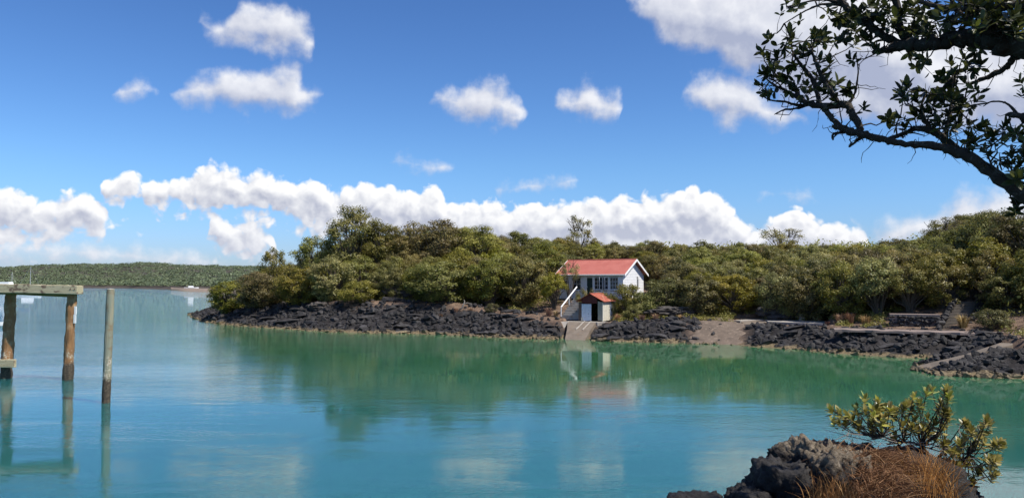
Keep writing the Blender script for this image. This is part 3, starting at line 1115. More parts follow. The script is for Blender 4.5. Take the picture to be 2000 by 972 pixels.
for i in np.where(sel)[0]:
    if n_ug > 620 or ru.random() < .35:
        continue
    n_ug += 1
    rad = ru.uniform(.28, .75)
    n = int(70 * (rad / .5) ** 1.5)
    w = ru.normal(size=(n, 3))
    w /= np.linalg.norm(w, axis=1)[:, None]
    w[:, 2] = np.abs(w[:, 2])
    q = np.array([cx_[i], cy2[i], zz_[i]]) + w * rad * ru.uniform(.3, 1.0, (n, 1)) * np.array([1.2, 1.2, 1.0])
    v, f = leaf_cards(ru, q, w + ru.normal(size=(n, 3)) * .6, .15, .5)
    ug.add(v, f, np.clip(ru.uniform(.15, .6) + np.repeat(ru.normal(size=n) * .18, 4), 0, 1))
tag(ug.build('undergrowth', M['canopy']), 'low olive scrub along the foot of the wood', kind='stuff')
print('undergrowth', n_ug)

# ---------------------------------------------------------------- tufts of dry grass along the track
def tuft_mesh(seed, n=150, h=.7, spread=.5, wid=.018):
    r_ = np.random.default_rng(seed)
    b_ = MB()
    for k in range(n):
        a = r_.uniform(0, 6.28)
        o_ = np.array([math.cos(a), math.sin(a), 0])
        base = o_ * r_.uniform(0, .16) * spread * 2
        L = h * r_.uniform(.55, 1.15)
        out = r_.uniform(.15, 1.0) * spread
        side = np.array([-o_[1], o_[0], 0]) * wid
        p1 = base + o_ * out * .35 + np.array([0, 0, L * .7])
        p2 = base + o_ * out + np.array([0, 0, L * (1.0 - .35 * out)])
        b_.add([base - side, base + side, p1 + side * .7, p1 - side * .7, p2], [(0, 1, 2, 3), (3, 2, 4)], np.clip(r_.normal(.5, .22), 0, 1))
    me = b_.mesh('grass_tuft')
    me.materials.append(M['straw'])
    return me


TUFT = [tuft_mesh(i) for i in range(4)]
TUFTS = [
    (1072, 592, 77, 1.0, 'tall orange dry grass tuft left of the shed stairs'), (1086, 596, 76.6, .8, 'smaller orange grass tuft touching the foot of the stairs'),
    (891, 600, 79, .75, 'orange grass tuft on the rocks below the track, left one of a pair'), (919, 602, 78.6, .7, 'orange grass tuft on the rocks below the track, right one of a pair'),
    (862, 606, 78.5, .6, 'small brown grass tuft under the large spreading tree'),
    (1207, 610, 73, .9, 'tawny grass tuft against the shed side wall'), (1254, 614, 71, .8, 'brown grass tuft on lava edge right of the shed'),
    (1280, 612, 70.6, .9, 'tall brown grass tuft on the lava edge below the bushy tree'), (1330, 612, 70, .8, 'brown grass tuft at the top of the gravel beach'),
    (1640, 616, 64.5, 1.0, 'pale dry grass tuft right of the rusty block'), (1660, 612, 64, 1.1, 'tall pale grass tuft under the spreading trees'),
    (1690, 612, 62, 1.1, 'greyish grass tuft beside the stone terrace wall'), (1600, 612, 69.5, .8, 'pale grass tuft between the concrete post and rusty block'),
    (1880, 605, 57.5, 1.2, 'grey dry bush covering the side of the stone steps'),
]
for k, (px, py, Y, s_, lab) in enumerate(TUFTS):
    q = at(px, py, Y)
    z = gz(q.x, Y)
    o = link('grass_tuft', TUFT[k % 4], None)
    o.location = (q.x, Y, z - .05)
    o.rotation_euler = (0, 0, r.uniform(0, 6.28))
    o.scale = (s_ * 1.3, s_ * 1.3, s_ * 1.25)
    tag(o, lab, 'grass', 'dry grass tufts along the shore')

# ---------------------------------------------------------------- far wooded shore across the bay
FAR_TOP = np.array([(-600, 527), (-200, 523), (0, 521), (70, 516), (140, 514), (230, 513), (275, 510), (310, 512), (370, 516), (430, 517), (520, 519), (700, 524)], float)
FAR_SHORE = np.array([(-600, 563), (0, 562.5), (170, 562.5), (250, 563), (330, 565.5), (360, 568), (420, 570), (470, 574), (700, 574)], float)
rows, cols = 22, 150
pxs = np.linspace(-560, 690, cols)
mb = MB()
V = np.zeros((rows, cols, 3))
for j in range(cols):
    y0 = float(on_level(pxs[j], np.interp(pxs[j], FAR_SHORE[:, 0], FAR_SHORE[:, 1])).y)
    for i in range(rows):
        u = i / (rows - 1)
        Y = y0 + (1050 - y0) * u + (0 if i else -3)
        topz = at(pxs[j], np.interp(pxs[j], FAR_TOP[:, 0], FAR_TOP[:, 1]) + 5, 1050).z
        z = -0.6 if i == 0 else 1.2 + (topz - 1.2) * smoothstep(0, 1, np.array(u)) * (0.9 + .1 * u) + 2.2 * u * (float(fbm(np.array(pxs[j] * .02), np.array(u * 6.0), 3)) - .5)
        V[i, j] = at(pxs[j], 540, Y)
        V[i, j, 2] = z
idx = np.arange(rows * cols).reshape(rows, cols)
fq = np.stack([idx[:-1, :-1], idx[:-1, 1:], idx[1:, 1:], idx[1:, :-1]], -1).reshape(-1, 4)
mb.add(V.reshape(-1, 3), fq)
M['far_ground'] = worn('far_ground', (0.05, 0.042, 0.035), (0.11, 0.085, 0.06), .8, .05, .95, local=False)
tag(mb.build('far_hills', M['far_ground'], smooth=True), 'low wooded hills across the bay', kind='structure')

mb = MB()
r = np.random.default_rng(77)
n_far = 9500
for k in range(n_far):
    u = r.random() ** 1.35
    j = r.uniform(0, cols - 1.001)
    i = u * (rows - 2) + 1
    i0, j0 = int(i), int(j)
    p = V[i0, j0] * (1 - (i - i0)) + V[min(i0 + 1, rows - 1), j0] * (i - i0)
    p2 = V[i0, j0 + 1] * (1 - (i - i0)) + V[min(i0 + 1, rows - 1), j0 + 1] * (i - i0)
    p = p * (1 - (j - j0)) + p2 * (j - j0)
    px = 1000 + FPX * p[0] / p[1]
    if i < 1.6 and 330 < px < 430:
        continue
    rad = float(np.clip(r.lognormal(.9, .35), 1.3, 5.0))
    n = 44
    w = r.normal(size=(n, 3))
    w /= np.linalg.norm(w, axis=1)[:, None]
    w[:, 2] = np.abs(w[:, 2])
    c = np.array([p[0], p[1], p[2] + rad * .25])
    q = c + w * rad * r.uniform(.6, 1.0, (n, 1)) * np.array([1.25, 1.25, .55])
    v, f = leaf_cards(r, q, w * .7 + r.normal(size=(n, 3)) * .28 + np.array([0, 0, .7]), rad * .30, .8)
    mb.add(v, f, np.clip(r.uniform(.3, .65) + np.repeat(r.normal(size=n) * .08, 4), 0, 1))
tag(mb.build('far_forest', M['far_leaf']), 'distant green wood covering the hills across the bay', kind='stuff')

# pale beach on the far shore
M['sand'] = worn('sand', (0.25, 0.195, 0.15), (0.16, 0.125, 0.10), .6, .3, .95, local=False)
mb = MB()
pts = []
for px in np.linspace(336, 470, 14):
    a = on_level(px, np.interp(px, FAR_SHORE[:, 0], FAR_SHORE[:, 1]) + .4)
    b = Vector((a.x * 1.03, a.y + 11, 1.5))
    pts += [(a.x, a.y, .02), tuple(b), (b.x, b.y + 4, 1.0)]
mb.add(pts, [(3 * k + e, 3 * k + 3 + e, 3 * k + 4 + e, 3 * k + 1 + e) for k in range(13) for e in (0, 1)])
tag(mb.build('beach', M['sand'], smooth=True), 'pale sandy beach on the far shore', kind='structure')

# ================================================================ the white house with the red roof
def box(name, m, parent, lo, hi, L=None):
    return MB().box(lo, hi, L).build(name, m, parent)


M['white'] = worn('white_paint', (0.74, 0.75, 0.76), (0.52, 0.52, 0.50), .45, 2.0, .55, bscale=25)
M['trim'] = worn('white_trim', (0.82, 0.82, 0.80), (0.66, 0.65, 0.62), .35, 3.0, .5, bscale=25)
M['green_door'] = worn('green_door', (0.012, 0.035, 0.030), (0.03, 0.05, 0.045), .5, 4.0, .5)
M['dark'] = worn('dark_room', (0.02, 0.018, 0.016), (0.03, 0.026, 0.022), .5, 2, .9)
M['concrete'] = worn('concrete', (0.40, 0.37, 0.33), (0.22, 0.19, 0.16), .8, 1.6, .9, spots=(0.30, 0.22, 0.15), bscale=14, bstr=.5)
M['curtain'] = worn('curtain', (0.55, 0.56, 0.60), (0.45, 0.46, 0.5), .5, 8, .9)


def glass_mat():
    m, q, b = mat('window_glass')
    b.inputs['Base Color'].default_value = (0.05, 0.06, 0.07, 1)
    b.inputs['Roughness'].default_value = 0.04
    b.inputs['Transmission Weight'].default_value = 0.55
    b.inputs['IOR'].default_value = 1.45
    return m


M['glass'] = glass_mat()


def red_roof_mat():
    m, q, b = mat('red_roof_paint')
    p = objco(q)
    n = q.noise(p, .9, 5, .6)
    c = q.mix(q.maprange(n, .35, .7), (0.40, 0.110, 0.080), (0.47, 0.150, 0.112))
    n2 = q.noise(q.vec('MULTIPLY', p, (6, 1.0, 1)), 1.5, 4, .7)
    c = q.mix(q.maprange(n2, .58, .78, 0, .45), c, (0.40, 0.13, 0.10))
    q.l.new(c, b.inputs['Base Color'])
    b.inputs['Roughness'].default_value = .55
    return m


M['red_roof'] = red_roof_mat()

HA = R(35)
HW, HL = 5.5, 8.45                      # roof width and length
EV, RG, FL = 5.86, 7.44, 3.55           # eave, ridge, floor heights above the water
house = empty('house', (11.55, 79.0, 0), -HA)
tag(house, 'white weatherboard house with red gabled roof above the shore', 'house')
OV, OG = .38, .45                       # eave and gable overhang
x0, x1, y0, y1 = -HL + OG, -OG, OV, HW - OV
eave_in = EV - .06


def roof_z(y):
    return EV + (RG - EV) * (1 - abs(y - HW / 2) / (HW / 2))


# walls: boards laid one over another on studs; each board a piece
M['stud'] = M['white']
wall = empty('wall')
wall.parent = house
bh = .165
openings = [  # front wall: x from, x to, z from, z to
    (-7.75, -7.0, FL + .95, FL + 1.75), (-6.45, -5.35, FL + .65, FL + 2.0), (-4.72, -3.92, FL, FL + 2.02), (-3.78, -3.02, FL + .72, FL + 2.02), (-2.72, -2.2, FL + .72, FL + 2.02), (-1.95, -.95, FL + .72, FL + 2.02)]
zt = FL - .25
board_me = {}
while zt < eave_in - .02:
    zb, ze = zt, min(zt + bh, eave_in)
    cuts = sorted((a, b) for a, b, c, d in openings if c < ze - .01 and d > zb + .01)
    xs_ = [x0] + [q for c in cuts for q in c] + [x1]
    for a, b in zip(xs_[::2], xs_[1::2]):
        if b - a > .03:
            m_ = MB()
            m_.add([(a, y0, zb), (b, y0, zb), (b, y0 - .012, ze), (a, y0 - .012, ze), (a, y0 - .034, zb), (b, y0 - .034, zb), (b, y0 + .05, ze), (a, y0 + .05, ze), (a, y0 + .05, zb), (b, y0 + .05, zb)],
                   [(4, 5, 2, 3), (3, 2, 6, 7), (8, 9, 5, 4), (4, 3, 7, 8), (5, 9, 6, 2), (9, 8, 7, 6)])
            m_.build('board', M['white'], wall)
    zt += bh
zt = FL - .25
gwin = (y0 + 3.15, y0 + 3.55, FL + .85, FL + 1.9)
for gx, sg in ((x1, 1), (x0, -1)):
    zt = FL - .25
    while zt < RG - .25:
        zb, ze = zt, zt + bh
        half = (HW / 2) * (1 - max(0, (ze - EV + .05)) / (RG - EV)) if ze > EV else HW / 2
        ya, yb = max(y0, HW / 2 - half + .06), min(y1, HW / 2 + half - .06)
        segs = [(ya, yb)]
        if sg == 1 and ze > gwin[2] and zb < gwin[3]:
            segs = [(ya, gwin[0]), (gwin[1], yb)]
        for a, b in segs:
            if b - a > .05:
                m_ = MB()
                g1, g2, g3 = gx + sg * .034, gx + sg * .012, gx - sg * .05
                m_.add([(g1, a, zb), (g1, b, zb), (g2, b, ze), (g2, a, ze), (g3, a, zb), (g3, b, zb), (g3, b, ze), (g3, a, ze)],
                       [(0, 1, 2, 3), (3, 2, 6, 7), (4, 5, 1, 0), (4, 0, 3, 7), (1, 5, 6, 2), (5, 4, 7, 6)])
                m_.build('board', M['white'], wall, recalc=True)
        zt += bh
box('back_wall', M['white'], wall, (x0, y1 - .05, FL - .25), (x1, y1, eave_in))
box('floor', M['dark'], house, (x0 + .05, y0 + .05, FL - .2), (x1 - .05, y1 - .05, FL - .08))
box('corner_board', M['trim'], house, (x1 - .06, y0 - .05, FL - .27), (x1 + .05, y0 + .06, eave_in))
box('corner_board', M['trim'], house, (x1 - .06, y1 - .06, FL - .27), (x1 + .05, y1 + .04, eave_in))
box('corner_board', M['trim'], house, (x0 - .05, y0 - .05, FL - .27), (x0 + .06, y0 + .06, eave_in))
for k in range(6):
    xx = x0 + .15 + (x1 - x0 - .3) * k / 5
    for yy in (y0 + .15, y1 - .2):
        box('pile', M['concrete'], house, (xx - .1, yy - .1, FL - 1.6), (xx + .1, yy + .1, FL - .26))
box('skirt', M['white'], house, (x0 + .02, y0 + .02, FL - 1.1), (x1 - .02, y0 + .06, FL - .26))

# roof: corrugated iron, both slopes in one sheet each
roof = None
for sgn, nm in ((-1, 'roof'), (1, 'roof_slope')):
    m_ = MB()
    nc = 220
    us = np.linspace(-HL, 0, nc)
    wv = .012 * np.sin(us / .152 * 2 * math.pi)
    ye = 0 if sgn < 0 else HW
    vs = []
    for (yy, zz) in ((ye, EV + .02), (HW / 2, RG + .02)):
        for dz in (0, -.02):
            vs.append(np.stack([us, np.full(nc, yy), zz + wv + dz], 1))
    v = np.concatenate(vs)
    fs = []
    for k in range(nc - 1):
        fs += [(k, k + 1, 2 * nc + k + 1, 2 * nc + k), (nc + k + 1, nc + k, 3 * nc + k, 3 * nc + k + 1), (k + 1, k, nc + k, nc + k + 1)]
    m_.add(v, fs)
    o = m_.build(nm, M['red_roof'], roof if roof else house)
    if roof is None:
        roof = o
MB().tube([(-HL - .01, HW / 2, RG + .035), (.01, HW / 2, RG + .035)], .06, 8).build('ridge_cap', M['red_roof'], roof)
for gx in (-HL - .02, -.02):
    for ya, yb in ((-.06, HW / 2), (HW + .06, HW / 2)):
        za, zb = EV - .03, RG + .02
        m_ = MB()
        v = [(gx, ya, za - .2), (gx + .045, ya, za - .2), (gx + .045, yb, zb - .2), (gx, yb, zb - .2), (gx, ya, za + .03), (gx + .045, ya, za + .03), (gx + .045, yb, zb + .03), (gx, yb, zb + .03)]
        m_.add(v, [(0, 3, 2, 1), (4, 5, 6, 7), (0, 1, 5, 4), (1, 2, 6, 5), (2, 3, 7, 6), (3, 0, 4, 7)])
        m_.build('barge_board', M['trim'], roof, recalc=True)
box('fascia', M['trim'], roof, (-HL + .03, .01, EV - .15), (-.03, .04, EV - .015))
MB().tube([(-HL + .05, -.05, EV - .04), (-.05, -.05, EV - .06)], .055, 8).build('gutter', M['trim'], roof)
m_ = MB()
m_.add([(x0 - .4, .05, EV - .06), (x1 + .4, .05, EV - .06), (x1 + .4, y0, EV + .06), (x0 - .4, y0, EV + .06)], [(0, 3, 2, 1)])
m_.build('soffit', M['white'], roof)


def window(a, b, c, d, nx_, nz_, y=y0, parent=house, curtain=True, name='window', open_=None):
    w = empty(name)
    w.parent = parent
    t_ = .055
    f_ = MB()
    for lo, hi in (((a, y - .06, c), (a + t_, y + .04, d)), ((b - t_, y - .06, c), (b, y + .04, d)), ((a + t_, y - .06, d - t_), (b - t_, y + .04, d)), ((a + t_, y - .06, c), (b - t_, y + .04, c + t_))):
        f_.box(lo, hi)
    f_.build('frame', M['trim'], w)
    box('sill', M['trim'], w, (a - .06, y - .11, c - .06), (b + .06, y - .0, c - .003))
    m2 = MB()
    for k in range(1, nx_):
        xx = a + t_ + (b - a - 2 * t_) * k / nx_
        m2.box((xx - .013, y - .03, c + t_), (xx + .013, y + .0, d - t_))
    for k in range(1, nz_):
        z_ = c + t_ + (d - c - 2 * t_) * k / nz_
        m2.box((a + t_, y - .032, z_ - .013), (b - t_, y + .002, z_ + .013))
    if m2.n:
        m2.build('glazing_bars', M['trim'], w)
    for i in range(nx_):
        for k in range(nz_):
            xa = a + t_ + (b - a - 2 * t_) * i / nx_ + .013
            xb = a + t_ + (b - a - 2 * t_) * (i + 1) / nx_ - .013
            za = c + t_ + (d - c - 2 * t_) * k / nz_ + .013
            zb = c + t_ + (d - c - 2 * t_) * (k + 1) / nz_ - .013
            box('pane', M['glass'], w, (xa, y - .02, za), (xb, y - .014, zb))
    if curtain:
        n = 30
        us = np.linspace(a + t_, b - t_, n)
        m3 = MB()
        yy = y + .09 + .02 * np.sin(us * 40)
        m3.add(np.concatenate([np.stack([us, yy, np.full(n, c + t_)], 1), np.stack([us, yy, np.full(n, d - t_)], 1)]), [(k, k + 1, n + k + 1, n + k) for k in range(n - 1)])
        m3.build('curtain', M['curtain'], w)
    return w


window(*openings[0], 2, 1, curtain=False)
window(*openings[1], 2, 2, curtain=False)
window(*openings[3], 2, 3)
window(*openings[5], 3, 3)
# the middle opening stands open, its sashes swung out
fr = MB()
a, b, c, d = openings[4]
for lo, hi in (((a - .1, y0 - .06, c), (a, y0 + .04, d)), ((b, y0 - .06, c), (b + .1, y0 + .04, d)), ((a, y0 - .06, d), (b, y0 + .04, d + .06)), ((a - .1, y0 - .1, c - .06), (b + .1, y0 + .04, c - .003))):
    fr.box(lo, hi)
fr.build('window_frame', M['trim'], house)
for hx, ang in ((a - .08, 104), (b + .08, 68)):
    sash = empty('window_sash', (hx, y0 - .07, 0), -R(ang) if hx < a else -R(180 - ang) + math.pi)
    sash.parent = house
    sash.rotation_euler = (0, 0, -R(ang) if hx < a else R(180 + ang))
    f_ = MB()
    wd = .48
    for lo, hi in (((0, -.02, c), (.05, .02, d)), ((wd - .05, -.02, c), (wd, .02, d)), ((.05, -.02, d - .05), (wd - .05, .02, d)), ((.05, -.02, c), (wd - .05, .02, c + .05)),
                   ((.05, -.012, c + .42), (wd - .05, .012, c + .45)), ((.05, -.012, c + .84), (wd - .05, .012, c + .87))):
        f_.box(lo, hi)
    f_.build('frame', M['trim'], sash)
    box('pane', M['glass'], sash, (.05, -.004, c + .05), (wd - .05, .004, d - .05))
a, b, c, d = openings[2]
door = box('door', M['green_door'], house, (a + .06, y0 - .02, c + .02), (b - .06, y0 + .03, d - .06))
f_ = MB()
for lo, hi in (((a, y0 - .055, c), (a + .06, y0 + .05, d)), ((b - .06, y0 - .055, c), (b, y0 + .05, d)), ((a + .06, y0 - .055, d - .06), (b - .06, y0 + .05, d))):
    f_.box(lo, hi)
f_.build('door_frame', M['trim'], house)
for k in range(4):
    box('door_plank', M['green_door'], door, (a + .07 + k * .165, y0 - .034, c + .05), (a + .225 + k * .165, y0 - .0205, d - .1))
box('handle', M['trim'], door, (a + .12, y0 - .08, c + .95), (a + .15, y0 - .035, c + 1.07))
gw = empty('window')
gw.parent = house
ya, yb, za, zb = gwin
f_ = MB()
for lo, hi in (((x1 - .03, ya, za), (x1 + .06, ya + .05, zb)), ((x1 - .03, yb - .05, za), (x1 + .06, yb, zb)), ((x1 - .03, ya + .05, zb - .05), (x1 + .06, yb - .05, zb)), ((x1 - .03, ya + .05, za), (x1 + .06, yb - .05, za + .05))):
    f_.box(lo, hi)
f_.build('frame', M['trim'], gw)
box('pane', M['glass'], gw, (x1 - .004, ya + .05, za + .05), (x1 + .004, yb - .05, zb - .05))

# ================================================================ boat shed
shed = empty('boat_shed', SHED_AT, -SA)
tag(shed, 'small boat shed with rusty iron roof and open double doors on the slipway', 'shed')
SW, SL = 2.70, 4.0
SE, SR = 1.84, 2.60                     # eave and ridge above the shed floor
M['shed_cream'] = worn('shed_cream', (0.62, 0.60, 0.50), (0.42, 0.39, 0.31), .6, 3, .7, spots=(0.35, 0.31, 0.25))
M['shed_grey'] = worn('shed_grey', (0.30, 0.30, 0.25), (0.16, 0.15, 0.12), .7, 3, .8)
M['shed_blue'] = worn('shed_blue', (0.60, 0.66, 0.74), (0.46, 0.50, 0.56), .5, 3, .6, spots=(0.30, 0.33, 0.38))  # the door's sky reflection is put into this blue; two side boards share it
M['shed_red'] = worn('shed_red', (0.115, 0.030, 0.026), (0.06, 0.022, 0.02), .7, 3, .8)
M['brown_board'] = worn('brown_board', (0.12, 0.085, 0.065), (0.20, 0.15, 0.12), .6, 4, .85)


def rust_mat():
    m, q, b = mat('rusty_iron')
    p = objco(q)
    n = q.noise(q.vec('MULTIPLY', p, (1.6, 1.0, 1)), 1.6, 5, .7)
    c = q.mix(q.maprange(n, .35, .6), (0.22, 0.044, 0.028), (0.36, 0.095, 0.050))
    n2 = q.noise(q.vec('MULTIPLY', p, (1.2, 2.6, 1)), 1.3, 5, .7)
    c = q.mix(q.maprange(n2, .60, .68), c, (0.60, 0.40, 0.27))
    q.l.new(c, b.inputs['Base Color'])
    b.inputs['Roughness'].default_value = .8
    return m


M['rust'] = rust_mat()
w0, w1 = -SW + .15, -.15                # wall faces
# right wall of upright boards, each a piece
swall = empty('side_wall')
swall.parent = shed
nb = 13
for k in range(nb):
    ya = .12 + (SL - .3) * k / nb
    yb = .12 + (SL - .3) * (k + 1) / nb - .012
    bot = .02 + .06 * random.random() * (k % 3 == 1)
    m_ = M['shed_blue'] if k in (8, 9) else M['shed_cream']
    box('board', m_, swall, (w1 - .03 - .004 * (k % 2), ya, bot), (w1 - .004 * (k % 2), yb, SE - .06))
for k in range(nb):
    ya = .12 + (SL - .3) * k / nb
    yb = .12 + (SL - .3) * (k + 1) / nb - .012
    box('board', M['brown_board'], swall, (w0, ya, .03), (w0 + .03, yb, SE - .06))
bw = MB()
bw.add([(w0, SL - .2, 0), (w1 - .04, SL - .2, 0), (w1 - .04, SL - .2, SE - .05), (-SW / 2, SL - .2, SR - .1), (w0, SL - .2, SE - .05)], [(0, 1, 2, 3, 4), (4, 3, 2, 1, 0)])
bw.build('back_wall', M['brown_board'], shed)
box('floor', M['dark'], shed, (w0 + .04, .14, -.03), (w1 - .05, SL - .25, .02))
# front: corner posts, panels, gable planks, door leaf folded open
box('corner_post', M['shed_cream'], shed, (w1 - .02, .06, .0), (w1 + .04, .12, SE - .04))
box('corner_post', M['shed_grey'], shed, (w1 - .14, .08, .08), (w1 - .02, .14, SE - .02))
for k in range(2):
    box('front_plank', M['shed_grey'], shed, (w1 - .47 + k * .165, .09, .1), (w1 - .31 + k * .165, .13, SE + .05 - k * .05))
for k in range(2):
    box('front_plank', M['brown_board'], shed, (w0 + k * .17, .09, .06), (w0 + .16 + k * .17, .13, SE - .12 + k * .04))
gp = empty('gable')
gp.parent = shed
n = 9
for k in range(n):
    xa, xb = w0 + .36 + (w1 - .52 - w0 - .36) * k / n, w0 + .36 + (w1 - .52 - w0 - .36) * (k + 1) / n - .01

    def rz(x):
        return SE - .02 + (SR - SE - .02) * (1 - abs(x + SW / 2) / (SW / 2))
    m_ = MB()
    yA, yB = .07, .11
    zb = SE - .15
    v = [(xa, yA, zb), (xb, yA, zb), (xb, yA, rz(xb)), (xa, yA, rz(xa)), (xa, yB, zb), (xb, yB, zb), (xb, yB, rz(xb)), (xa, yB, rz(xa))]
    m_.add(v, [(0, 1, 2, 3), (5, 4, 7, 6), (4, 5, 1, 0), (3, 2, 6, 7), (0, 3, 7, 4), (1, 5, 6, 2)])
    m_.build('plank', M['shed_red'], gp)
dl = empty('door', (w0 + .33, .05, 0), R(4))
dl.parent = shed
tag(dl, 'pale weathered door leaf, blue of reflected sky put into its colour')
for k in range(5):
    zb = .02 + .05 * random.random()
    box('plank', M['shed_blue'], dl, (.005 + k * .19, -.03 - .003 * (k % 2), zb), (.188 + k * .19, .0, SE - .22))
box('batten', M['shed_blue'], dl, (.03, .002, .3), (.9, .03, .4))
box('patch', M['shed_cream'], dl, (-.05, -.05, .05), (.12, -.036, .36))
# roof: two rusty corrugated slopes
for sgn, nm in ((1, 'roof'), (-1, 'roof_slope')):
    m_ = MB()
    nc = 110
    us = np.linspace(-.12, SL, nc)
    wv = .014 * np.sin(us / .16 * 2 * math.pi)
    xe = 0.06 if sgn > 0 else -SW - .06
    vs = []
    for (xx, zz) in ((xe, SE), (-SW / 2, SR)):
        for dz in (.02, 0):
            vs.append(np.stack([np.full(nc, xx), us, zz + wv + dz], 1))
    v = np.concatenate(vs)
    fs = []
    for k in range(nc - 1):
        fs += [(k, k + 1, 2 * nc + k + 1, 2 * nc + k), (nc + k + 1, nc + k, 3 * nc + k, 3 * nc + k + 1), (k + 1, k, nc + k, nc + k + 1)]
    m_.add(v, fs)
    m_.build(nm, M['rust'], shed)
MB().tube([(-SW / 2, -.13, SR + .02), (-SW / 2, SL + .01, SR + .02)], .045, 6).build('ridge_cap', M['rust'], shed)
for k in range(9):
    yy = .0 + SL * k / 8 * .98
    box('rafter', M['brown_board'], shed, (-.22, yy - .025, SE + .03), (.02, yy + .025, SE + .09 - .1))

# ================================================================ slipway and apron before the shed
LS = local(SHED_AT, SA)
slip = empty('slipway')
tag(slip, 'concrete slipway with two rails running from the shed into the water', 'slipway')
m_ = MB()
ap = [(-3.3, -1.0), (-.3, -1.0), (.5, -.3), (.5, .3), (-3.0, .3), (-3.7, -.2)]
v = [(x, y, -.02) for x, y in ap] + [(x, y, -.7) for x, y in ap]
n = len(ap)
m_.add(LS(v), [tuple(range(n)), tuple(range(2 * n - 1, n - 1, -1))] + [(i, n + i, n + (i + 1) % n, (i + 1) % n) for i in range(n)])
m_.build('apron', M['concrete'], slip, recalc=True)
M['slip'] = worn('slip_concrete', (0.20, 0.165, 0.13), (0.10, 0.078, 0.06), .9, 1.4, .9, spots=(0.20, 0.14, 0.09), bscale=18, bstr=.5)
m_ = MB()
sl = [(-3.27, -1.02, -.03), (-.45, -1.02, -.03), (-.28, -3.0, -.62), (.15, -6.2, -1.62), (-1.6, -6.2, -1.62), (-2.55, -3.0, -.62)]
v = sl + [(a, b, c - .45) for a, b, c in sl]
m_.add(LS(v), [(0, 5, 2, 1), (5, 4, 3, 2)] + [(i, (i + 1) % 6, 6 + (i + 1) % 6, 6 + i) for i in range(6)])
m_.build('ramp', M['slip'], slip, recalc=True)
for xx in (-1.65, -1.0):
    m_ = MB()
    a, b = np.array([xx, -.75, .0]), np.array([xx, -3.1, -.64])
    s_ = np.array([.045, 0, 0])
    u_ = np.array([0, 0, .07])
    v = [a - s_, a + s_, b + s_, b - s_, a - s_ + u_, a + s_ + u_, b + s_ + u_, b - s_ + u_]
    m_.add(LS(v), [(0, 3, 2, 1), (4, 5, 6, 7), (0, 1, 5, 4), (1, 2, 6, 5), (2, 3, 7, 6), (3, 0, 4, 7)])
    m_.build('rail', M['concrete'], slip, recalc=True)
m_ = MB()
v = [(-4.3, -1.1, -.1), (-3.12, -1.15, -.02), (-3.12, .1, -.02), (-4.6, .1, -.1), (-4.4, -2.2, -1.2), (-3.5, -2.4, -1.2), (-3.12, .1, -1.2), (-4.8, .1, -1.2)]
m_.add(LS(v), [(0, 1, 2, 3), (4, 7, 6, 5), (0, 4, 5, 1), (1, 5, 6, 2), (2, 6, 7, 3), (3, 7, 4, 0)])
m_.build('buttress', M['concrete'], slip, recalc=True)

# ---------------------------------------------------------------- stairs with the white handrail
st = empty('stairs')
tag(st, 'concrete stairs with a white handrail beside the boat shed', 'stairs')
LT = local(STAIR_AT, SA)
for k in range(8):
    MB().box((-.1 + k * .06, k * .30, -.3), (1.7, k * .30 + .34, .2 + k * .23), LT).build('step', M['concrete'], st)
p = LT([(-.12, -.1, 0), (-.12, -.1, .95), (.55, 2.5, 2.9), (.2, 1.25, .9), (.2, 1.25, 1.9)])
rail = MB().tube([p[1], p[2]], .075, 4).build('handrail', M['trim'], st)
MB().tube([p[0], p[1] + np.array([0, 0, .04])], .055, 4).build('post', M['trim'], st)
MB().tube([p[3], p[4] + np.array([0, 0, .05])], .045, 4).build('post', M['trim'], st)

# ================================================================ concrete landing with its dry stone wall
land = empty('landing')
tag(land, 'concrete landing on a dark dry stone wall right of the beach', 'landing')
c1 = [on_level(1500, 627.5, 1.62), on_level(1609, 631.5, 1.62), on_level(1618, 626, 1.62), on_level(1492, 621.5, 1.62)]
m_ = MB()
v = [tuple(p) for p in c1] + [(p.x, p.y, 1.46) for p in c1]
m_.add(v, [(0, 1, 2, 3), (7, 6, 5, 4), (0, 4, 5, 1), (1, 5, 6, 2), (2, 6, 7, 3), (3, 7, 4, 0)])
m_.build('slab', M['concrete'], land, recalc=True)
rp = [on_level(1446, 625, 1.59), on_level(1499, 625, 1.61), on_level(1500, 629, 1.52), on_level(1455, 636, 1.30)]
m_ = MB()
v = [tuple(p) for p in rp] + [(p.x, p.y, p.z - .5) for p in rp]
m_.add(v, [(0, 1, 2, 3), (7, 6, 5, 4), (0, 4, 5, 1), (1, 5, 6, 2), (2, 6, 7, 3), (3, 7, 4, 0)])
m_.build('sloping_slab', M['slip'], land, recalc=True)
r = np.random.default_rng(9)
for k in range(7):
    for j in range(24):
        u = (j + .5 * (k % 2) + r.uniform(-.35, .35)) / 24
        q = c1[0].lerp(c1[1], -.04 + 1.06 * u)
        z = 1.40 - k * .20 + r.uniform(-.06, .06)
        s_ = r.uniform(.13, .27)
        o = link('stone', ROCK_ME[r.integers(14)], None, land)
        o.location = (q.x + r.uniform(-.05, .05), q.y + .1 - k * .40 + r.uniform(-.12, .12), z)
        o.scale = (s_ * 1.15, s_, s_ * .8)
        o.rotation_euler = (r.uniform(-.5, .5), r.uniform(-.5, .5), r.uniform(0, 6.28))
m_ = MB()
bp = [on_level(1432, 625.5, 1.54), on_level(1462, 621.5, 1.62), on_level(1497, 621, 1.63), on_level(1490, 624, 1.63), on_level(1446, 626, 1.60)]
v = [tuple(p) for p in bp] + [(p.x, p.y, p.z - .8) for p in bp]
m_.add(v, [(0, 1, 2, 3, 4), (9, 8, 7, 6, 5)] + [(i_, 5 + i_, 5 + (i_ + 1) % 5, (i_ + 1) % 5) for i_ in range(5)])
m_.build('broken_slab', M['concrete'], land, recalc=True)
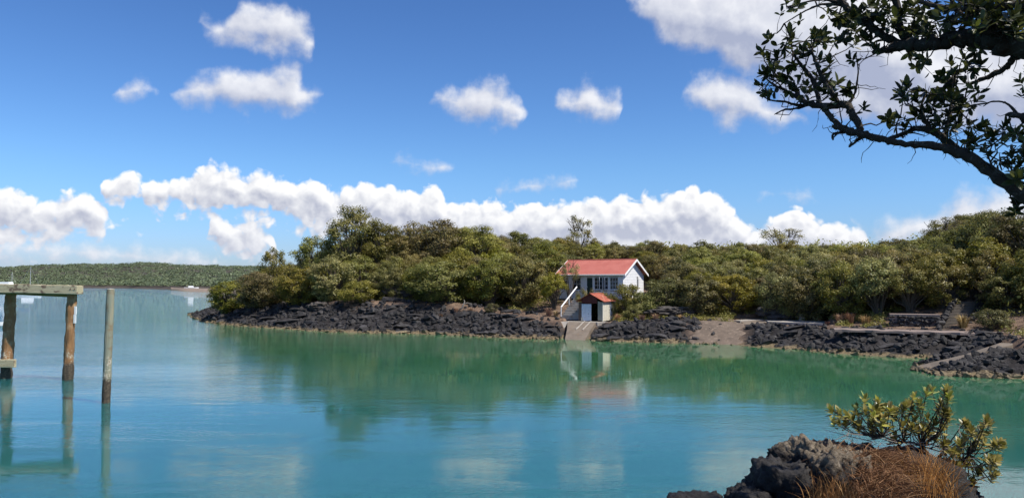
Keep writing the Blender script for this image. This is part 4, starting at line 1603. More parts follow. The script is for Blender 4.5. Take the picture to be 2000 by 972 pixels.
q = on_level(1567, 626, 1.62)
post = MB().box((q.x - .2, q.y - .1, 1.5), (q.x + .2, q.y + .3, 2.22)).build('concrete_post', M['concrete'])
tag(post, 'short square concrete post on the landing', 'post')
M['rusty'] = worn('rusty_block', (0.16, 0.07, 0.045), (0.09, 0.05, 0.04), .6, 4, .9)
q = on_level(1616, 635, 1.45)
blk = MB().box((q.x - .17, q.y - .15, 1.2), (q.x + .17, q.y + .2, 1.78)).build('mooring_block', M['rusty'])
tag(blk, 'low rusty brown block beside the end of the landing', 'block')

# ---------------------------------------------------------------- upper terrace wall and stone steps
M['coping'] = worn('coping', (0.24, 0.19, 0.165), (0.13, 0.10, 0.09), .7, 2, .9, local=False)
ter = empty('terrace_wall')
tag(ter, 'rough lava terrace wall with flat top left of the stone steps', 'wall')
ta, tb = at(1738, 612, 60.2), at(1836, 613, 58.8)
ta.z = tb.z = 2.62
m_ = MB()
n_ = (tb - ta).normalized()
bk = Vector((-n_.y, n_.x, 0)) * 1.5
v = [tuple(p) for p in (ta, tb, tb + bk, ta + bk)] + [(p.x, p.y, 1.2) for p in (ta, tb, tb + bk, ta + bk)]
m_.add(v, [(0, 1, 2, 3), (7, 6, 5, 4), (0, 4, 5, 1), (1, 5, 6, 2), (2, 6, 7, 3), (3, 7, 4, 0)])
m_.build('core', M['coping'], ter, recalc=True)
for k in range(5):
    for j in range(16):
        q = ta.lerp(tb, (j + r.uniform(.1, .9)) / 16)
        s_ = r.uniform(.14, .24)
        o = link('stone', ROCK_ME[r.integers(14)], None, ter)
        o.location = (q.x, q.y + r.uniform(-.08, .06), 1.45 + k * .24 + r.uniform(-.05, .05))
        o.scale = (s_ * 1.2, s_, s_ * .8)
        o.rotation_euler = (r.uniform(-.5, .5), r.uniform(-.5, .5), r.uniform(0, 6.28))
steps = empty('stone_steps')
tag(steps, 'weathered stone steps climbing from the shore track into the wood', 'steps')
M['step'] = worn('step_stone', (0.13, 0.11, 0.09), (0.06, 0.05, 0.04), .7, 3, .9, local=False)
for k in range(10):
    a = at(1838 + k * 3.6, 634, 57.6 + k * .42)
    zt = 1.62 + k * .215
    MB().box((a.x, a.y, zt - .6), (a.x + 1.5, a.y + .55, zt)).build('step', M['step'], steps)
for sx in (-1, 1):
    for k in range(12):
        a = at(1838 + k * 3.2 + (0 if sx < 0 else 42), 634, 57.4 + k * .4)
        o = link('stone', ROCK_ME[r.integers(14)], None, steps)
        s_ = r.uniform(.22, .38)
        o.location = (a.x + (-.25 if sx < 0 else .3), a.y, 1.5 + k * .19 + .12)
        o.scale = (s_, s_, s_ * .9)
        o.rotation_euler = (r.uniform(-.5, .5), r.uniform(-.5, .5), r.uniform(0, 6.28))

# pale kerb of the shore track above the lava wall
kerb = MB()
n = 26
vs = []
for k in range(n):
    px = 1630 + (2010 - 1630) * k / (n - 1)
    a = on_level(px, 642 + (px - 1630) * .026, 1.64)
    jy = .25 * (float(vnoise(np.array(k * .8), np.array(.5))) - .5)
    vs += [(a.x, a.y + jy, 1.60 + .03 * math.sin(k * 1.7)), (a.x * 1.01, a.y + .8, 1.68), (a.x, a.y - .03 + jy, 1.45)]
kerb.add(vs, [(3 * k + e, 3 * k + 3 + e, 3 * k + 4 + e, 3 * k + 1 + e) for k in range(n - 1) for e in (0,)] + [(3 * k + 2, 3 * k + 5, 3 * k + 3, 3 * k) for k in range(n - 1)])
tag(kerb.build('shore_track', M['coping'], recalc=True), 'pinkish shore track edge above the lava wall', kind='structure')
for k in range(190):
    px = 1628 + 380 * r.random()
    a = on_level(px, 642 + (px - 1630) * .026, 1.5)
    o = link('stone', ROCK_ME[r.integers(14)], None, island)
    s_ = r.uniform(.2, .42)
    o.location = (a.x, a.y - .12 - r.uniform(0, .25), r.uniform(.5, 1.5))
    o.scale = (s_ * 1.2, s_, s_ * .8)
    o.rotation_euler = (r.uniform(-.5, .5), r.uniform(-.5, .5), r.uniform(0, 6.28))

# ---------------------------------------------------------------- stone boat ramp at the right
ramp = empty('stone_ramp')
tag(ramp, 'sloping stone boat ramp running down into the water at the right', 'ramp')
far_ = [(1783, 717, .03), (1816, 708, .3), (1887, 691, .9), (1953, 669, 1.5), (1978, 670, 1.5)]
near_ = [(1786, 722, .0), (1822, 719, .2), (1868, 705, .7), (1936, 683, 1.3), (1976, 673.5, 1.46)]
fa = [on_level(a, b, c) for a, b, c in far_]
ne = [on_level(a, b, c) for a, b, c in near_]
m_ = MB()
n = len(fa)
v = [tuple(p) for p in fa] + [tuple(p) for p in ne] + [(p.x, p.y, p.z - .7) for p in fa] + [(p.x, p.y, p.z - .7) for p in ne]
fs = []
for i in range(n - 1):
    fs += [(i, n + i, n + i + 1, i + 1), (i, i + 1, 2 * n + i + 1, 2 * n + i), (n + i, 3 * n + i, 3 * n + i + 1, n + i + 1)]
fs += [(n - 1, 2 * n - 1, 4 * n - 1, 3 * n - 1)]
m_.add(v, fs)
m_.build('paving', M['slip'], ramp, recalc=True)
cnt = 0
for k in range(260):
    u = r.random() ** .8
    i = min(int(u * (n - 1)), n - 2)
    tq = u * (n - 1) - i
    a = ne[i].lerp(ne[i + 1], tq)
    drop = r.random()
    foot = on_level(1000 + FPX * a.x / a.y * 1.0, 736, 0)
    s_ = r.uniform(.16, .34)
    z = max(.05, a.z * (1 - drop) - .04)
    yy = a.y + (foot.y - a.y) * drop * min(1, a.z)
    o = link('stone', ROCK_ME[r.integers(14)], None, ramp)
    o.location = (a.x + r.uniform(-.2, .2), yy, z)
    o.scale = (s_ * 1.2, s_, s_ * .85)
    o.rotation_euler = (r.uniform(-.5, .5), r.uniform(-.5, .5), r.uniform(0, 6.28))

# outcrops of grey lava in the wood edge
M['outcrop'] = basalt_mat('outcrop_rock', (0.035, 0.030, 0.027), (0.115, 0.10, 0.092), -.5)


def outcrop(px, py, Y, sx, sy, sz, seed, lab, sub=4):
    q = at(px, py, Y)
    bm = bmesh.new()
    bmesh.ops.create_icosphere(bm, subdivisions=sub, radius=1)
    off = Vector((seed * 3.1, seed * 1.7, 0))
    for v in bm.verts:
        p = v.co.copy()
        k = 1 + .35 * mnoise.fractal(p * 1.5 + off, 1.0, 2.0, 4) + .22 * mnoise.fractal(p * 5.5 + off, .8, 2.0, 5)
        v.co = Vector((p.x * sx, p.y * sy, p.z * sz)) * k
    me = bpy.data.meshes.new('lava_outcrop')
    bm.to_mesh(me)
    bm.free()
    o = link('lava_outcrop', me, M['outcrop'])
    o.location = q
    return tag(o, lab, 'rock')


outcrop(788, 572, 88.0, 2.4, 1.6, 1.3, 1, 'grey shaded rock face behind the track near the headland')
outcrop(1522, 608, 72.5, 2.0, 1.2, .65, 2, 'low grey lava outcrop behind the concrete landing')
outcrop(1522, 619, 71.2, 1.1, .5, .25, 3, 'flat slab of lava in front of the grey outcrop')
outcrop(620, 598, 87.5, 1.1, .7, .55, 4, 'pale boulder at the wood edge on the headland')
outcrop(742, 606, 84.0, .7, .6, .6, 5, 'pale upright boulder below the yellow green bush')
outcrop(1310, 608, 73.0, 2.2, .8, .5, 6, 'low lava ledge under the bushy trees right of the house')
outcrop(1890, 585, 63.5, 2.2, 1.0, 1.1, 7, 'dark rock bank at the head of the stone steps')

# bleached driftwood on the lava below the track
dw = empty('driftwood', tuple(at(906, 603, 79.2)))
tag(dw, 'bleached forked driftwood branch on the lava below the big bush', 'driftwood')
MB().tube([(-.5, 0, -.1), (-.15, 0, .12), (0, 0, .55), (.08, .05, .8), (-.02, .05, .95)], [.07, .08, .07, .05, .02], 6).build('stem', M['deadwood'], dw, smooth=True)
MB().tube([(0, 0, .5), (.35, .1, .62), (.8, .1, .5)], [.05, .04, .015], 5).build('fork', M['deadwood'], dw, smooth=True)

# ================================================================ old wharf timbers
def pile_mat(name, wood, wood2, stain, barn=(0.55, 0.52, 0.42), wet=.9, mid=1.5):
    """Timber pile: weathered above, oyster scarred about the tide line, dark and wet below."""
    m, q, b = mat(name)
    p = pos(q)
    sp = q.n.new('ShaderNodeSeparateXYZ')
    q.l.new(p, sp.inputs[0])
    grain = q.noise(q.vec('MULTIPLY', p, (9, 9, .8)), 1.5, 5, .65)
    blot = q.noise(p, 2.2, 5, .65)
    c = q.mix(q.maprange(grain, .35, .65), wood, wood2)
    c = q.mix(q.maprange(blot, .5, .66, 0, .85), c, stain)
    zz = q.math('ADD', sp.outputs[2], q.math('MULTIPLY', q.math('SUBTRACT', q.noise(p, 3.5, 4, .7), .5), .7))
    sc = q.noise(p, 14, 3, .7)
    c = q.mix(q.math('MULTIPLY', q.maprange(zz, mid + .25, mid - .1, 0, 1), q.maprange(q.math('ADD', sc, q.math('MULTIPLY', q.math('SUBTRACT', blot, .5), .9)), .52, .66, 0, .85)), c, barn)
    dk = q.mix(q.maprange(sc, .4, .7), (0.040, 0.030, 0.022), (0.13, 0.10, 0.065))
    c = q.mix(q.maprange(zz, wet + .12, wet - .12), c, dk)
    q.l.new(c, b.inputs['Base Color'])
    b.inputs['Roughness'].default_value = .85
    bump(q, b, grain, .7, .05)
    return m


M['pile_orange'] = pile_mat('pile_orange', (0.30, 0.155, 0.060), (0.20, 0.105, 0.048), (0.38, 0.28, 0.16))
M['pile_teal'] = pile_mat('pile_teal', (0.29, 0.265, 0.18), (0.20, 0.225, 0.175), (0.20, 0.115, 0.055), wet=1.05, mid=1.9)
M['timber'] = worn('timber_lichen', (0.40, 0.345, 0.22), (0.17, 0.11, 0.065), .9, 1.6, .9, spots=(0.14, 0.095, 0.06), bscale=22, bstr=.5)
def beam_mat():
    m, q, b = mat('lichened_beam')
    p = objco(q)
    n1 = q.noise(q.vec('MULTIPLY', p, (1.0, 1, 1.6)), 1.9, 5, .62)
    n2 = q.noise(q.vec('MULTIPLY', p, (.6, 4, 8)), 2.2, 4, .65)
    c = q.mix(q.maprange(n2, .35, .65), (0.50, 0.44, 0.29), (0.36, 0.31, 0.19))
    c = q.mix(q.maprange(n1, .52, .58), c, (0.155, 0.105, 0.072))
    c = q.mix(q.maprange(q.noise(p, 14, 3, .7), .62, .7), c, (0.06, 0.045, 0.03))
    q.l.new(c, b.inputs['Base Color'])
    b.inputs['Roughness'].default_value = .9
    bump(q, b, n2, .6, .03)
    return m


M['timber'] = beam_mat()
M['timber_yellow'] = worn('timber_yellow', (0.26, 0.20, 0.065), (0.11, 0.085, 0.045), .8, 2.5, .9)
M['end_grain'] = worn('end_grain', (0.55, 0.53, 0.48), (0.35, 0.3, 0.25), .6, 8, .9)


def pile(name, base, top, rad, m, parent, seed, knob=.05, rings=44, sides=18):
    b_ = MB()
    base, top = Vector(base), Vector(top)
    vs = []
    for i in range(rings):
        u = i / (rings - 1)
        c = base.lerp(top, u)
        for k in range(sides):
            a = 2 * math.pi * k / sides
            d = Vector((math.cos(a), math.sin(a), 0))
            q = Vector((d.x * .9, d.y * .9, c.z * .9 + seed * 7))
            rr = rad * (1.04 - .10 * u) + knob * mnoise.fractal(q * 1.6, 1, 2, 3) + knob * .5 * mnoise.noise(Vector((d.x * 3, d.y * 3, c.z * 4 + seed)))
            vs.append(c + d * rr)
    fs = [(i * sides + k, i * sides + (k + 1) % sides, (i + 1) * sides + (k + 1) % sides, (i + 1) * sides + k) for i in range(rings - 1) for k in range(sides)]
    b_.add([tuple(v) for v in vs], fs)
    o = b_.build(name, m, parent, smooth=True)
    ctop = MB()
    n0 = (rings - 1) * sides
    ring = [tuple(v) for v in vs[n0:]]
    ctop.add(ring + [(top.x, top.y, top.z + .02)], [(k, (k + 1) % sides, sides) for k in range(sides)])
    ctop.build('end', M['end_grain'], o)
    return o


def below(p, q, z):
    """Continue the line q -> p down to height z."""
    k = (z - p.z) / (q.z - p.z)
    return p + (q - p) * k


bs = on_level(207, 786)
tp = at(216, 564, bs.y + .1)
pl = pile('mooring_pile', below(bs, tp, -2.0), tp, .172, M['pile_teal'], None, 3, .015)
tag(pl, 'single upright timber pile standing alone in the water', 'pile')

wharf = empty('wharf_frame')
tag(wharf, 'old wharf frame of two knotty piles under a lichened beam', 'wharf')
b2 = on_level(132, 741)
t2 = at(141, 573, b2.y)
pile('post', below(b2, t2, -2), t2 + Vector((0, 0, .03)), .245, M['pile_orange'], wharf, 5, .06)
b1 = on_level(12, 738)
t1 = at(22, 570, b1.y)
pile('post', below(b1, t1, -2), t1 + Vector((0, 0, .03)), .28, M['pile_orange'], wharf, 9, .07)
b0 = on_level(-190, 742)
pile('post', below(b0, b0 + Vector((.1, 0, 1)), -2), b0 + Vector((.3, .2, 4.5)), .26, M['pile_orange'], wharf, 12, .06)


def timber(name, p, q, hgt, dep, m, parent, bend=.0):
    """Square baulk from p to q; p and q are the front top edge."""
    b_ = MB()
    n = 14
    vs = []
    for i in range(n):
        u = i / (n - 1)
        c = Vector(p).lerp(Vector(q), u)
        j = .012 * mnoise.noise(Vector((u * 9, 1.3, 2)))
        vs += [(c.x, c.y, c.z - hgt + j), (c.x, c.y + dep, c.z - hgt + j), (c.x, c.y + dep, c.z + j * 1.5), (c.x, c.y, c.z + j * 2)]
    fs = []
    for i in range(n - 1):
        for k in range(4):
            fs.append((i * 4 + k, i * 4 + (k + 1) % 4, (i + 1) * 4 + (k + 1) % 4, (i + 1) * 4 + k))
    fs += [(0, 1, 2, 3), tuple((n - 1) * 4 + k for k in (3, 2, 1, 0))]
    b_.add(vs, fs)
    o = b_.build(name, m, parent, recalc=True)
    md = o.modifiers.new('edge', 'BEVEL')
    md.width = .025
    md.segments = 2
    return o


YB = b2.y - .42
timber('beam', at(-230, 549, YB), at(150.5, 557.5, YB), .46, .62, M['timber'], wharf)
timber('lower_beam', at(-230, 556, YB + .75), at(133, 572, YB + .75), .22, .25, M['timber_yellow'], wharf)
timber('brace', at(-200, 701, b1.y - .45), at(28, 702, b1.y - .45), .42, .2, M['timber'], wharf)
tg = MB()
a = at(148, 598, b2.y - .1)
tg.box((a.x - .05, a.y - .05, a.z - .42), (a.x + .05, a.y + .02, a.z))
tg.box((a.x - .08, a.y - .05, a.z - .88), (a.x + .03, a.y + .02, a.z - .425))
tg.build('marker_board', M['trim'], wharf)
bt = MB()
a = at(141, 571, YB)
for dx in (-.1, .12):
    bt.tube([(a.x + dx, a.y - .03, a.z + .18), (a.x + dx, a.y + .05, a.z + .18)], .03, 6)
bt.build('bolt', M['rusty'], wharf)

# ================================================================ boats far off
M['hull'] = worn('boat_white', (0.80, 0.80, 0.80), (0.7, 0.7, 0.7), .3, 1, .3)
M['alloy'] = worn('alloy', (0.55, 0.56, 0.58), (0.45, 0.45, 0.47), .3, 3, .4)
M['boat_blue'] = worn('boat_blue', (0.03, 0.06, 0.14), (0.05, 0.08, 0.16), .3, 3, .4)


def hull_mesh(L, Wd, Hh):
    b_ = MB()
    n = 16
    vs = []
    for i in range(n):
        u = i / (n - 1)
        w = Wd * .5 * (math.sin(math.pi * min(1, (u * .82 + .18))) ** .55 if u < .999 else 0.02)
        x = -L / 2 + L * u
        sh = Hh * (1 + .25 * (u - .4) ** 2)
        vs += [(x, -w, sh), (x, -w * .85, .1), (x, 0, -.4 * (1 - u * .5)), (x, w * .85, .1), (x, w, sh)]
    fs = [(i * 5 + k, i * 5 + k + 1, (i + 1) * 5 + k + 1, (i + 1) * 5 + k) for i in range(n - 1) for k in range(4)]
    fs += [(i * 5 + 4, i * 5, (i + 1) * 5, (i + 1) * 5 + 4) for i in range(n - 1)] + [(0, 1, 2, 3, 4)]
    b_.add(vs, fs)
    return b_


def cabin(name, parent, x0, x1, w, z0, z1, m):
    b_ = MB()
    k = (z1 - z0) * .35
    b_.add([(x0, -w, z0), (x1, -w, z0), (x1, w, z0), (x0, w, z0), (x0 + k * .3, -w * .88, z1), (x1 - k, -w * .88, z1), (x1 - k, w * .88, z1), (x0 + k * .3, w * .88, z1)],
           [(0, 3, 2, 1), (4, 5, 6, 7), (0, 1, 5, 4), (1, 2, 6, 5), (2, 3, 7, 6), (3, 0, 4, 7)])
    return b_.build(name, m, parent)


def sailboat(px, Y, ytop, rz, lab):
    o = empty('sailing_yacht', (at(px, 540, Y).x, Y, 0), rz)
    tag(o, lab, 'yacht')
    mh = at(px, ytop, Y).z
    hull_mesh(9.5, 2.9, 1.1).build('hull', M['hull'], o, recalc=True)
    cabin('cabin', o, -2.5, 2.0, 1.0, 1.1, 1.75, M['hull'])
    MB().tube([(.6, 0, 1.0), (.6, 0, mh)], [.09, .05], 6).build('mast', M['alloy'], o)
    MB().tube([(.6, 0, 2.3), (-3.4, 0, 2.2)], .09, 6).build('boom', M['boat_blue'], o)
    st_ = MB()
    for e in ((4.6, 0, 1.3), (-4.6, 0, 1.2), (.4, 1.3, 1.2), (.4, -1.3, 1.2)):
        st_.tube([(.6, 0, mh - .2), e], .022, 3)
    st_.build('rigging', M['alloy'], o)


sailboat(56.5, 330, 520, R(25), 'moored yacht whose mast rises behind the middle of the beam')
sailboat(22, 420, 531, R(-20), 'smaller far yacht mast just left of the other mast')
ml = empty('motor_launch', (at(2, 550, 300).x, 300, 0), 0)
tag(ml, 'white motor launch with its cabin top showing over the beam', 'launch')
hull_mesh(12, 3.8, 1.7).build('hull', M['hull'], ml, recalc=True)
cabin('cabin', ml, -4.5, 3.2, 1.6, 1.7, 3.4, M['hull'])
cabin('flybridge', ml, -4.0, 4.2, 1.5, 3.4, 4.75, M['hull'])
MB().box((-4.2, -1.63, 2.2), (2.0, -1.46, 2.9)).build('window', M['boat_blue'], ml)
dg = empty('dinghy', tuple(on_level(-16, 637.5)), R(8))
tag(dg, 'small pale blue boat bow at the left edge behind the wharf', 'dinghy')
hull_mesh(2.9, 1.3, .48).build('hull', M['hull'], dg, recalc=True)
MB().box((-1.0, -.6, .3), (-.7, .6, .36)).build('thwart', M['timber'], dg)
bb = empty('beached_boat', tuple(at(374, 564.5, 405)), R(12))
tag(bb, 'tiny white boat drawn up on the far beach', 'boat')
hull_mesh(7, 2.2, 1.0).build('hull', M['hull'], bb, recalc=True)
cabin('cabin', bb, -1.5, 1.0, .8, 1.0, 1.8, M['hull'])

# ================================================================ near bank, rock, grass, bush and the overhanging tree
def bank_z(x, y):
    x, y = np.asarray(x, float), np.asarray(y, float)
    z = 3.45 - .62 * np.maximum(0, y - 4.4) - .25 * np.maximum(0, -x - 2)
    m = np.exp(-(((x - 3.55) / .95) ** 2 + ((y - 7.2) / 1.3) ** 2) ** 1.3)
    z = np.maximum(z, -1.2) * (1 - m) + 3.12 * m
    z = z + .30 * (fbm(x * 1.1, y * 1.1, 5, .6) - .5) * smoothstep(1.5, 3.5, np.hypot(x, y))
    return z


xs = np.arange(-12, 16, .14)
ys = np.arange(-9, 15, .14)
bx_, by_ = np.meshgrid(xs, ys)
bz_ = bank_z(bx_, by_)
nx, ny = len(xs), len(ys)
idx = np.arange(nx * ny).reshape(ny, nx)
quads = np.stack([idx[:-1, :-1], idx[:-1, 1:], idx[1:, 1:], idx[1:, :-1]], -1).reshape(-1, 4)
M['near_rock'] = basalt_mat('near_basalt', (0.009, 0.008, 0.008), (0.030, 0.027, 0.026), .4)
mb = MB()
mb.add(np.stack([bx_.ravel(), by_.ravel(), bz_.ravel()], -1), quads)
tag(mb.build('near_bank', M['near_rock'], smooth=True), 'dark lava bank on the near shore', kind='structure')


def lichen_rock_mat():
    m, q, b = mat('lichen_lava')
    p = pos(q)
    n1 = q.noise(p, 3.0, 6, .65)
    n2 = q.noise(p, 26, 5, .7)
    c = q.mix(q.maprange(n2, .35, .7), (0.014, 0.012, 0.012), (0.055, 0.048, 0.045))
    ge = q.n.new('ShaderNodeNewGeometry')
    sp = q.n.new('ShaderNodeSeparateXYZ')
    q.l.new(p, sp.inputs[0])
    # pale crust of lichen on the exposed crown of the rock
    k = q.math('ADD', q.maprange(sp.outputs[2], 3.22, 3.56), q.math('MULTIPLY', q.math('SUBTRACT', n1, .5), 1.5))
    li = q.mix(q.maprange(n2, .4, .65), (0.15, 0.118, 0.085), (0.33, 0.275, 0.205))
    c = q.mix(q.maprange(k, .6, 1.0, 0, .85), c, li)
    q.l.new(c, b.inputs['Base Color'])
    b.inputs['Roughness'].default_value = .95
    b.inputs['Specular IOR Level'].default_value = .2
    bump(q, b, q.noise(p, 38, 5, .7), 1.0, .035)
    return m


M['lichen_lava'] = lichen_rock_mat()


def lava_rock(name, c, s, seed, m, lab, sub=6, amp=.26, power=3.2, cat='rock'):
    bm = bmesh.new()
    bmesh.ops.create_icosphere(bm, subdivisions=sub, radius=1)
    off = Vector((seed * 5.3, seed * 2.9, seed))
    for v in bm.verts:
        p = v.co.copy()
        k = (abs(p.x) ** power + abs(p.y) ** power + abs(p.z) ** power) ** (-1 / power)
        q = Vector((p.x * s[0], p.y * s[1], p.z * s[2])) * k
        n_ = amp * mnoise.fractal(q * 1.7 + off, 1, 2, 3)
        n_ += amp * .26 * (mnoise.ridged_multi_fractal(q * 4.2 + off, .9, 2.1, 4, 1.0, 2.0) - 1.0)
        cell = mnoise.voronoi(q * 9 + off)[0]
        n_ += amp * .55 * (.32 - min(cell[0], .6))
        n_ += amp * .26 * mnoise.fractal(q * 22 + off, .7, 2, 3)
        v.co = q + p * n_
    me = bpy.data.meshes.new(name)
    bm.to_mesh(me)
    bm.free()
    o = link(name, me, m, None, True)
    o.location = c
    return tag(o, lab, cat)


c = at(1615, 950, 7.75)
lava_rock('lava_boulder', c, (.47, .60, .41), 2, M['lichen_lava'], 'large rough lava boulder with pale lichen top in the near corner', amp=.22)
c = at(1528, 968, 7.6)
lava_rock('lava_boulder', c, (.26, .4, .33), 4, M['near_rock'], 'black lava lump bulging at the left side of the large boulder', 5, .16)
c = at(1462, 985, 7.5)
lava_rock('lava_boulder', c, (.22, .3, .20), 5, M['near_rock'], 'small black lava lump left of the large boulder', 5, .12)
c = at(1365, 985, 7.4)
lava_rock('lava_boulder', c, (.28, .3, .12), 6, M['near_rock'], 'lowest black lava lump at the bottom edge', 5, .09)
c = at(1720, 985, 7.9)
lava_rock('lava_boulder', c, (.7, .7, .55), 8, M['near_rock'], 'dark lava mass under the tawny tussock', 5, .2)
c = at(1850, 1015, 7.8)
lava_rock('lava_boulder', c, (.38, .5, .42), 9, M['near_rock'], 'dark lava shoulder under the leafy bush', 5, .16)

# ---------------------------------------------------------------- tawny tussock
r = np.random.default_rng(31)


def tussock(name, roots, n, L, flow, wid, lab, m='dry_grass', up=.55):
    b_ = MB()
    for k in range(n):
        c = np.array(roots[int(r.integers(len(roots)))]) + r.normal(size=3) * np.array([.07, .09, .02])
        ln = L * r.uniform(.55, 1.15)
        f = np.array(flow) + r.normal(size=3) * np.array([.42, .45, .0])
        f[2] = 0
        d0 = f * .5 + np.array([0, 0, up * r.uniform(.7, 1.3)])
        side = np.cross(d0, [0, -1, .3])
        side /= np.linalg.norm(side) + 1e-6
        side *= wid * r.uniform(.7, 1.4)
        pts = []
        p = c.copy()
        d = d0.copy()
        for i in range(6):
            pts.append(p.copy())
            p = p + d * ln / 5 / max(np.linalg.norm(d), .3)
            d = d + f * .22 + np.array([0, 0, -.17 * r.uniform(.7, 1.4)])
        v = []
        for i, q in enumerate(pts):
            w = side * (1 - i / 5.4)
            v += [q - w, q + w]
        b_.add(v, [(2 * i, 2 * i + 1, 2 * i + 3, 2 * i + 2) for i in range(5)], float(np.clip(r.normal(.26, .24), 0, 1)))
    o = b_.build(name, M[m])
    return tag(o, lab, 'grass')


rt = [at(px, py, Y) for px, py, Y in ((1655, 908, 7.5), (1675, 905, 7.5), (1698, 908, 7.5), (1720, 915, 7.45), (1740, 925, 7.4), (1680, 935, 7.25), (1705, 948, 7.1), (1728, 955, 7.0), (1695, 970, 6.95), (1665, 960, 7.1), (1660, 985, 6.95), (1725, 985, 6.8))]
tussock('tussock_grass', rt, 1700, .40, (.58, -.16, 0), .0042, 'big rusty tussock of dry grass draped over the lava', up=.42)
rt = [at(px, py, Y) for px, py, Y in ((1800, 960, 7.3), (1815, 955, 7.3), (1830, 965, 7.35), (1845, 975, 7.3), (1785, 985, 7.2))]
tussock('tussock_grass', rt, 420, .44, (.08, -.05, 0), .003, 'upright straw stalks at the foot of the leafy bush', up=1.1)
rt = [at(px, py, Y) for px, py, Y in ((1625, 985, 6.9), (1640, 990, 6.9), (1610, 1000, 6.9))]
tussock('tussock_grass', rt, 260, .34, (.02, -.1, 0), .0028, 'sparse thin grass blades at the bottom edge before the boulder', up=1.0)

# ---------------------------------------------------------------- leaves
def leaf_mesh(shade, L=1.0, Wd=.46, fold=.10, curl=.10, m='near_leaf'):
    n = 5
    v = [(0, 0, 0)]
    for i in range(1, n):
        u = i / n
        w = Wd * .5 * math.sin(math.pi * u) ** .7
        z = -curl * u * u
        v += [(u * L, -w, z + fold * w * 2), (u * L, 0, z), (u * L, w, z + fold * w * 2)]
    v.append((L, 0, -curl))
    f = [(0, 1, 2), (0, 2, 3)]
    for i in range(n - 2):
        a = 1 + 3 * i
        f += [(a, a + 3, a + 4, a + 1), (a + 1, a + 4, a + 5, a + 2)]
    a = 1 + 3 * (n - 2)
    e = len(v) - 1
    f += [(a, e, a + 1), (a + 1, e, a + 2)]
    b_ = MB()
    b_.add(v, f, shade)
    return np.array(v), f, b_


def rosette(c, ax, n, L, spread=(.45, 1.35)):
    """Leaves set round a shoot: list of (origin, matrix, length)."""
    out = []
    ax = np.array(ax, float)
    ax /= np.linalg.norm(ax)
    a = np.cross(ax, [.3, .8, .2])
    a /= np.linalg.norm(a)
    b = np.cross(ax, a)
    ph = r.uniform(0, 6.28)
    for k in range(n):
        q = ph + k * 2.4 + r.normal() * .2
        tilt = spread[0] + (spread[1] - spread[0]) * (k / max(1, n - 1)) + r.normal() * .13
        o_ = a * math.cos(q) + b * math.sin(q)
        xd = ax * math.cos(tilt) + o_ * math.sin(tilt)
        zd = ax * math.sin(tilt) - o_ * math.cos(tilt)
        yd = np.cross(zd, xd)
        org = np.array(c) - ax * L * .75 * (k / max(1, n - 1))
        s_ = L * r.uniform(.72, 1.12)
        out.append((org, np.stack([xd, yd, zd], 1), s_))
    return out


def leaves(leaflist, mname, parent, shades, n_single=300, key=None):
    """The leaves that show largest become single leaf parts, the rest one mass."""
    protos = []
    for sh in shades:
        v, f, b_ = leaf_mesh(sh)
        me = b_.mesh('leaf')
        me.materials.append(M[mname])
        protos.append((v, f, me, sh))
    if key is not None:
        leaflist = sorted(leaflist, key=key)
    mass = MB()
    for i, (o_, m3, s_) in enumerate(leaflist):
        v, f, me, sh = protos[int(r.integers(len(protos)))]
        if i < n_single:
            ob = bpy.data.objects.new('leaf', me)
            COL.objects.link(ob)
            from mathutils import Matrix
            mm = Matrix([list(m3[0] * s_) + [o_[0]], list(m3[1] * s_) + [o_[1]], list(m3[2] * s_) + [o_[2]], [0, 0, 0, 1]])
            ob.matrix_world = mm
            ob.parent = parent
        else:
            mass.add((v * s_) @ m3.T + o_, f, np.clip(sh + r.normal() * .08, 0, 1))
    if mass.n:
        tag(mass.build('foliage', M[mname], parent), kind='stuff')


def pix(p):
    return 1000 + FPX * p[0] / p[1], 548 - FPX * (p[2] - EYE) / p[1]


# ---------------------------------------------------------------- leafy bush on the near rock
bush = empty('leafy_bush')
tag(bush, 'leafy green bush with glossy leaves on the near lava rock', 'bush')
BR = [(1622, 800), (1640, 806), (1630, 822), (1655, 812), (1672, 797), (1690, 778), (1700, 795), (1716, 788), (1705, 812), (1735, 795), (1722, 822), (1746, 810), (1760, 800), (1770, 814), (1788, 771), (1796, 788), (1808, 764),
      (1820, 762), (1849, 757), (1851, 774), (1800, 800), (1830, 798), (1842, 812), (1816, 815), (1790, 818), (1776, 832), (1838, 785), (1852, 808), (1800, 832), (1880, 826), (1890, 832), (1898, 842), (1915, 836), (1930, 822), (1908, 856),
      (1886, 856), (1872, 864), (1942, 868), (1950, 864), (1930, 895), (1937, 906), (1946, 890), (1944, 924), (1915, 918), (1850, 900), (1862, 916), (1842, 928), (1872, 892), (1892, 902), (1880, 930), (1900, 938), (1860, 880), (1845, 868),
      (1830, 850), (1812, 838), (1760, 830), (1740, 838), (1700, 835), (1680, 828), (1905, 870), (1856, 940), (1870, 955), (1890, 955), (1922, 850), (1690, 800), (1712, 800), (1780, 800), (1826, 828), (1770, 790), (1730, 812), (1652, 824)]
root = np.array(at(1822, 940, 7.95))
stem = MB()
fork = [np.array(at(1826, 900, 7.9)), np.array(at(1800, 870, 7.85)), np.array(at(1845, 880, 8.0)), np.array(at(1765, 862, 7.8)), np.array(at(1870, 910, 7.8)), np.array(at(1725, 852, 7.75)), np.array(at(1890, 885, 8.0))]
for a_, b_i, r0, r1 in ((root, fork[0], .035, .028), (fork[0], fork[1], .022, .016), (fork[0], fork[2], .02, .014), (fork[1], fork[3], .015, .011), (fork[0], fork[4], .018, .01), (fork[3], fork[5], .011, .008), (fork[2], fork[6], .012, .008)):
    mid = (a_ + b_i) / 2 + r.normal(size=3) * .02
    stem.tube([a_, mid, b_i], [r0, (r0 + r1) / 2, r1], 6, False)
blist = []
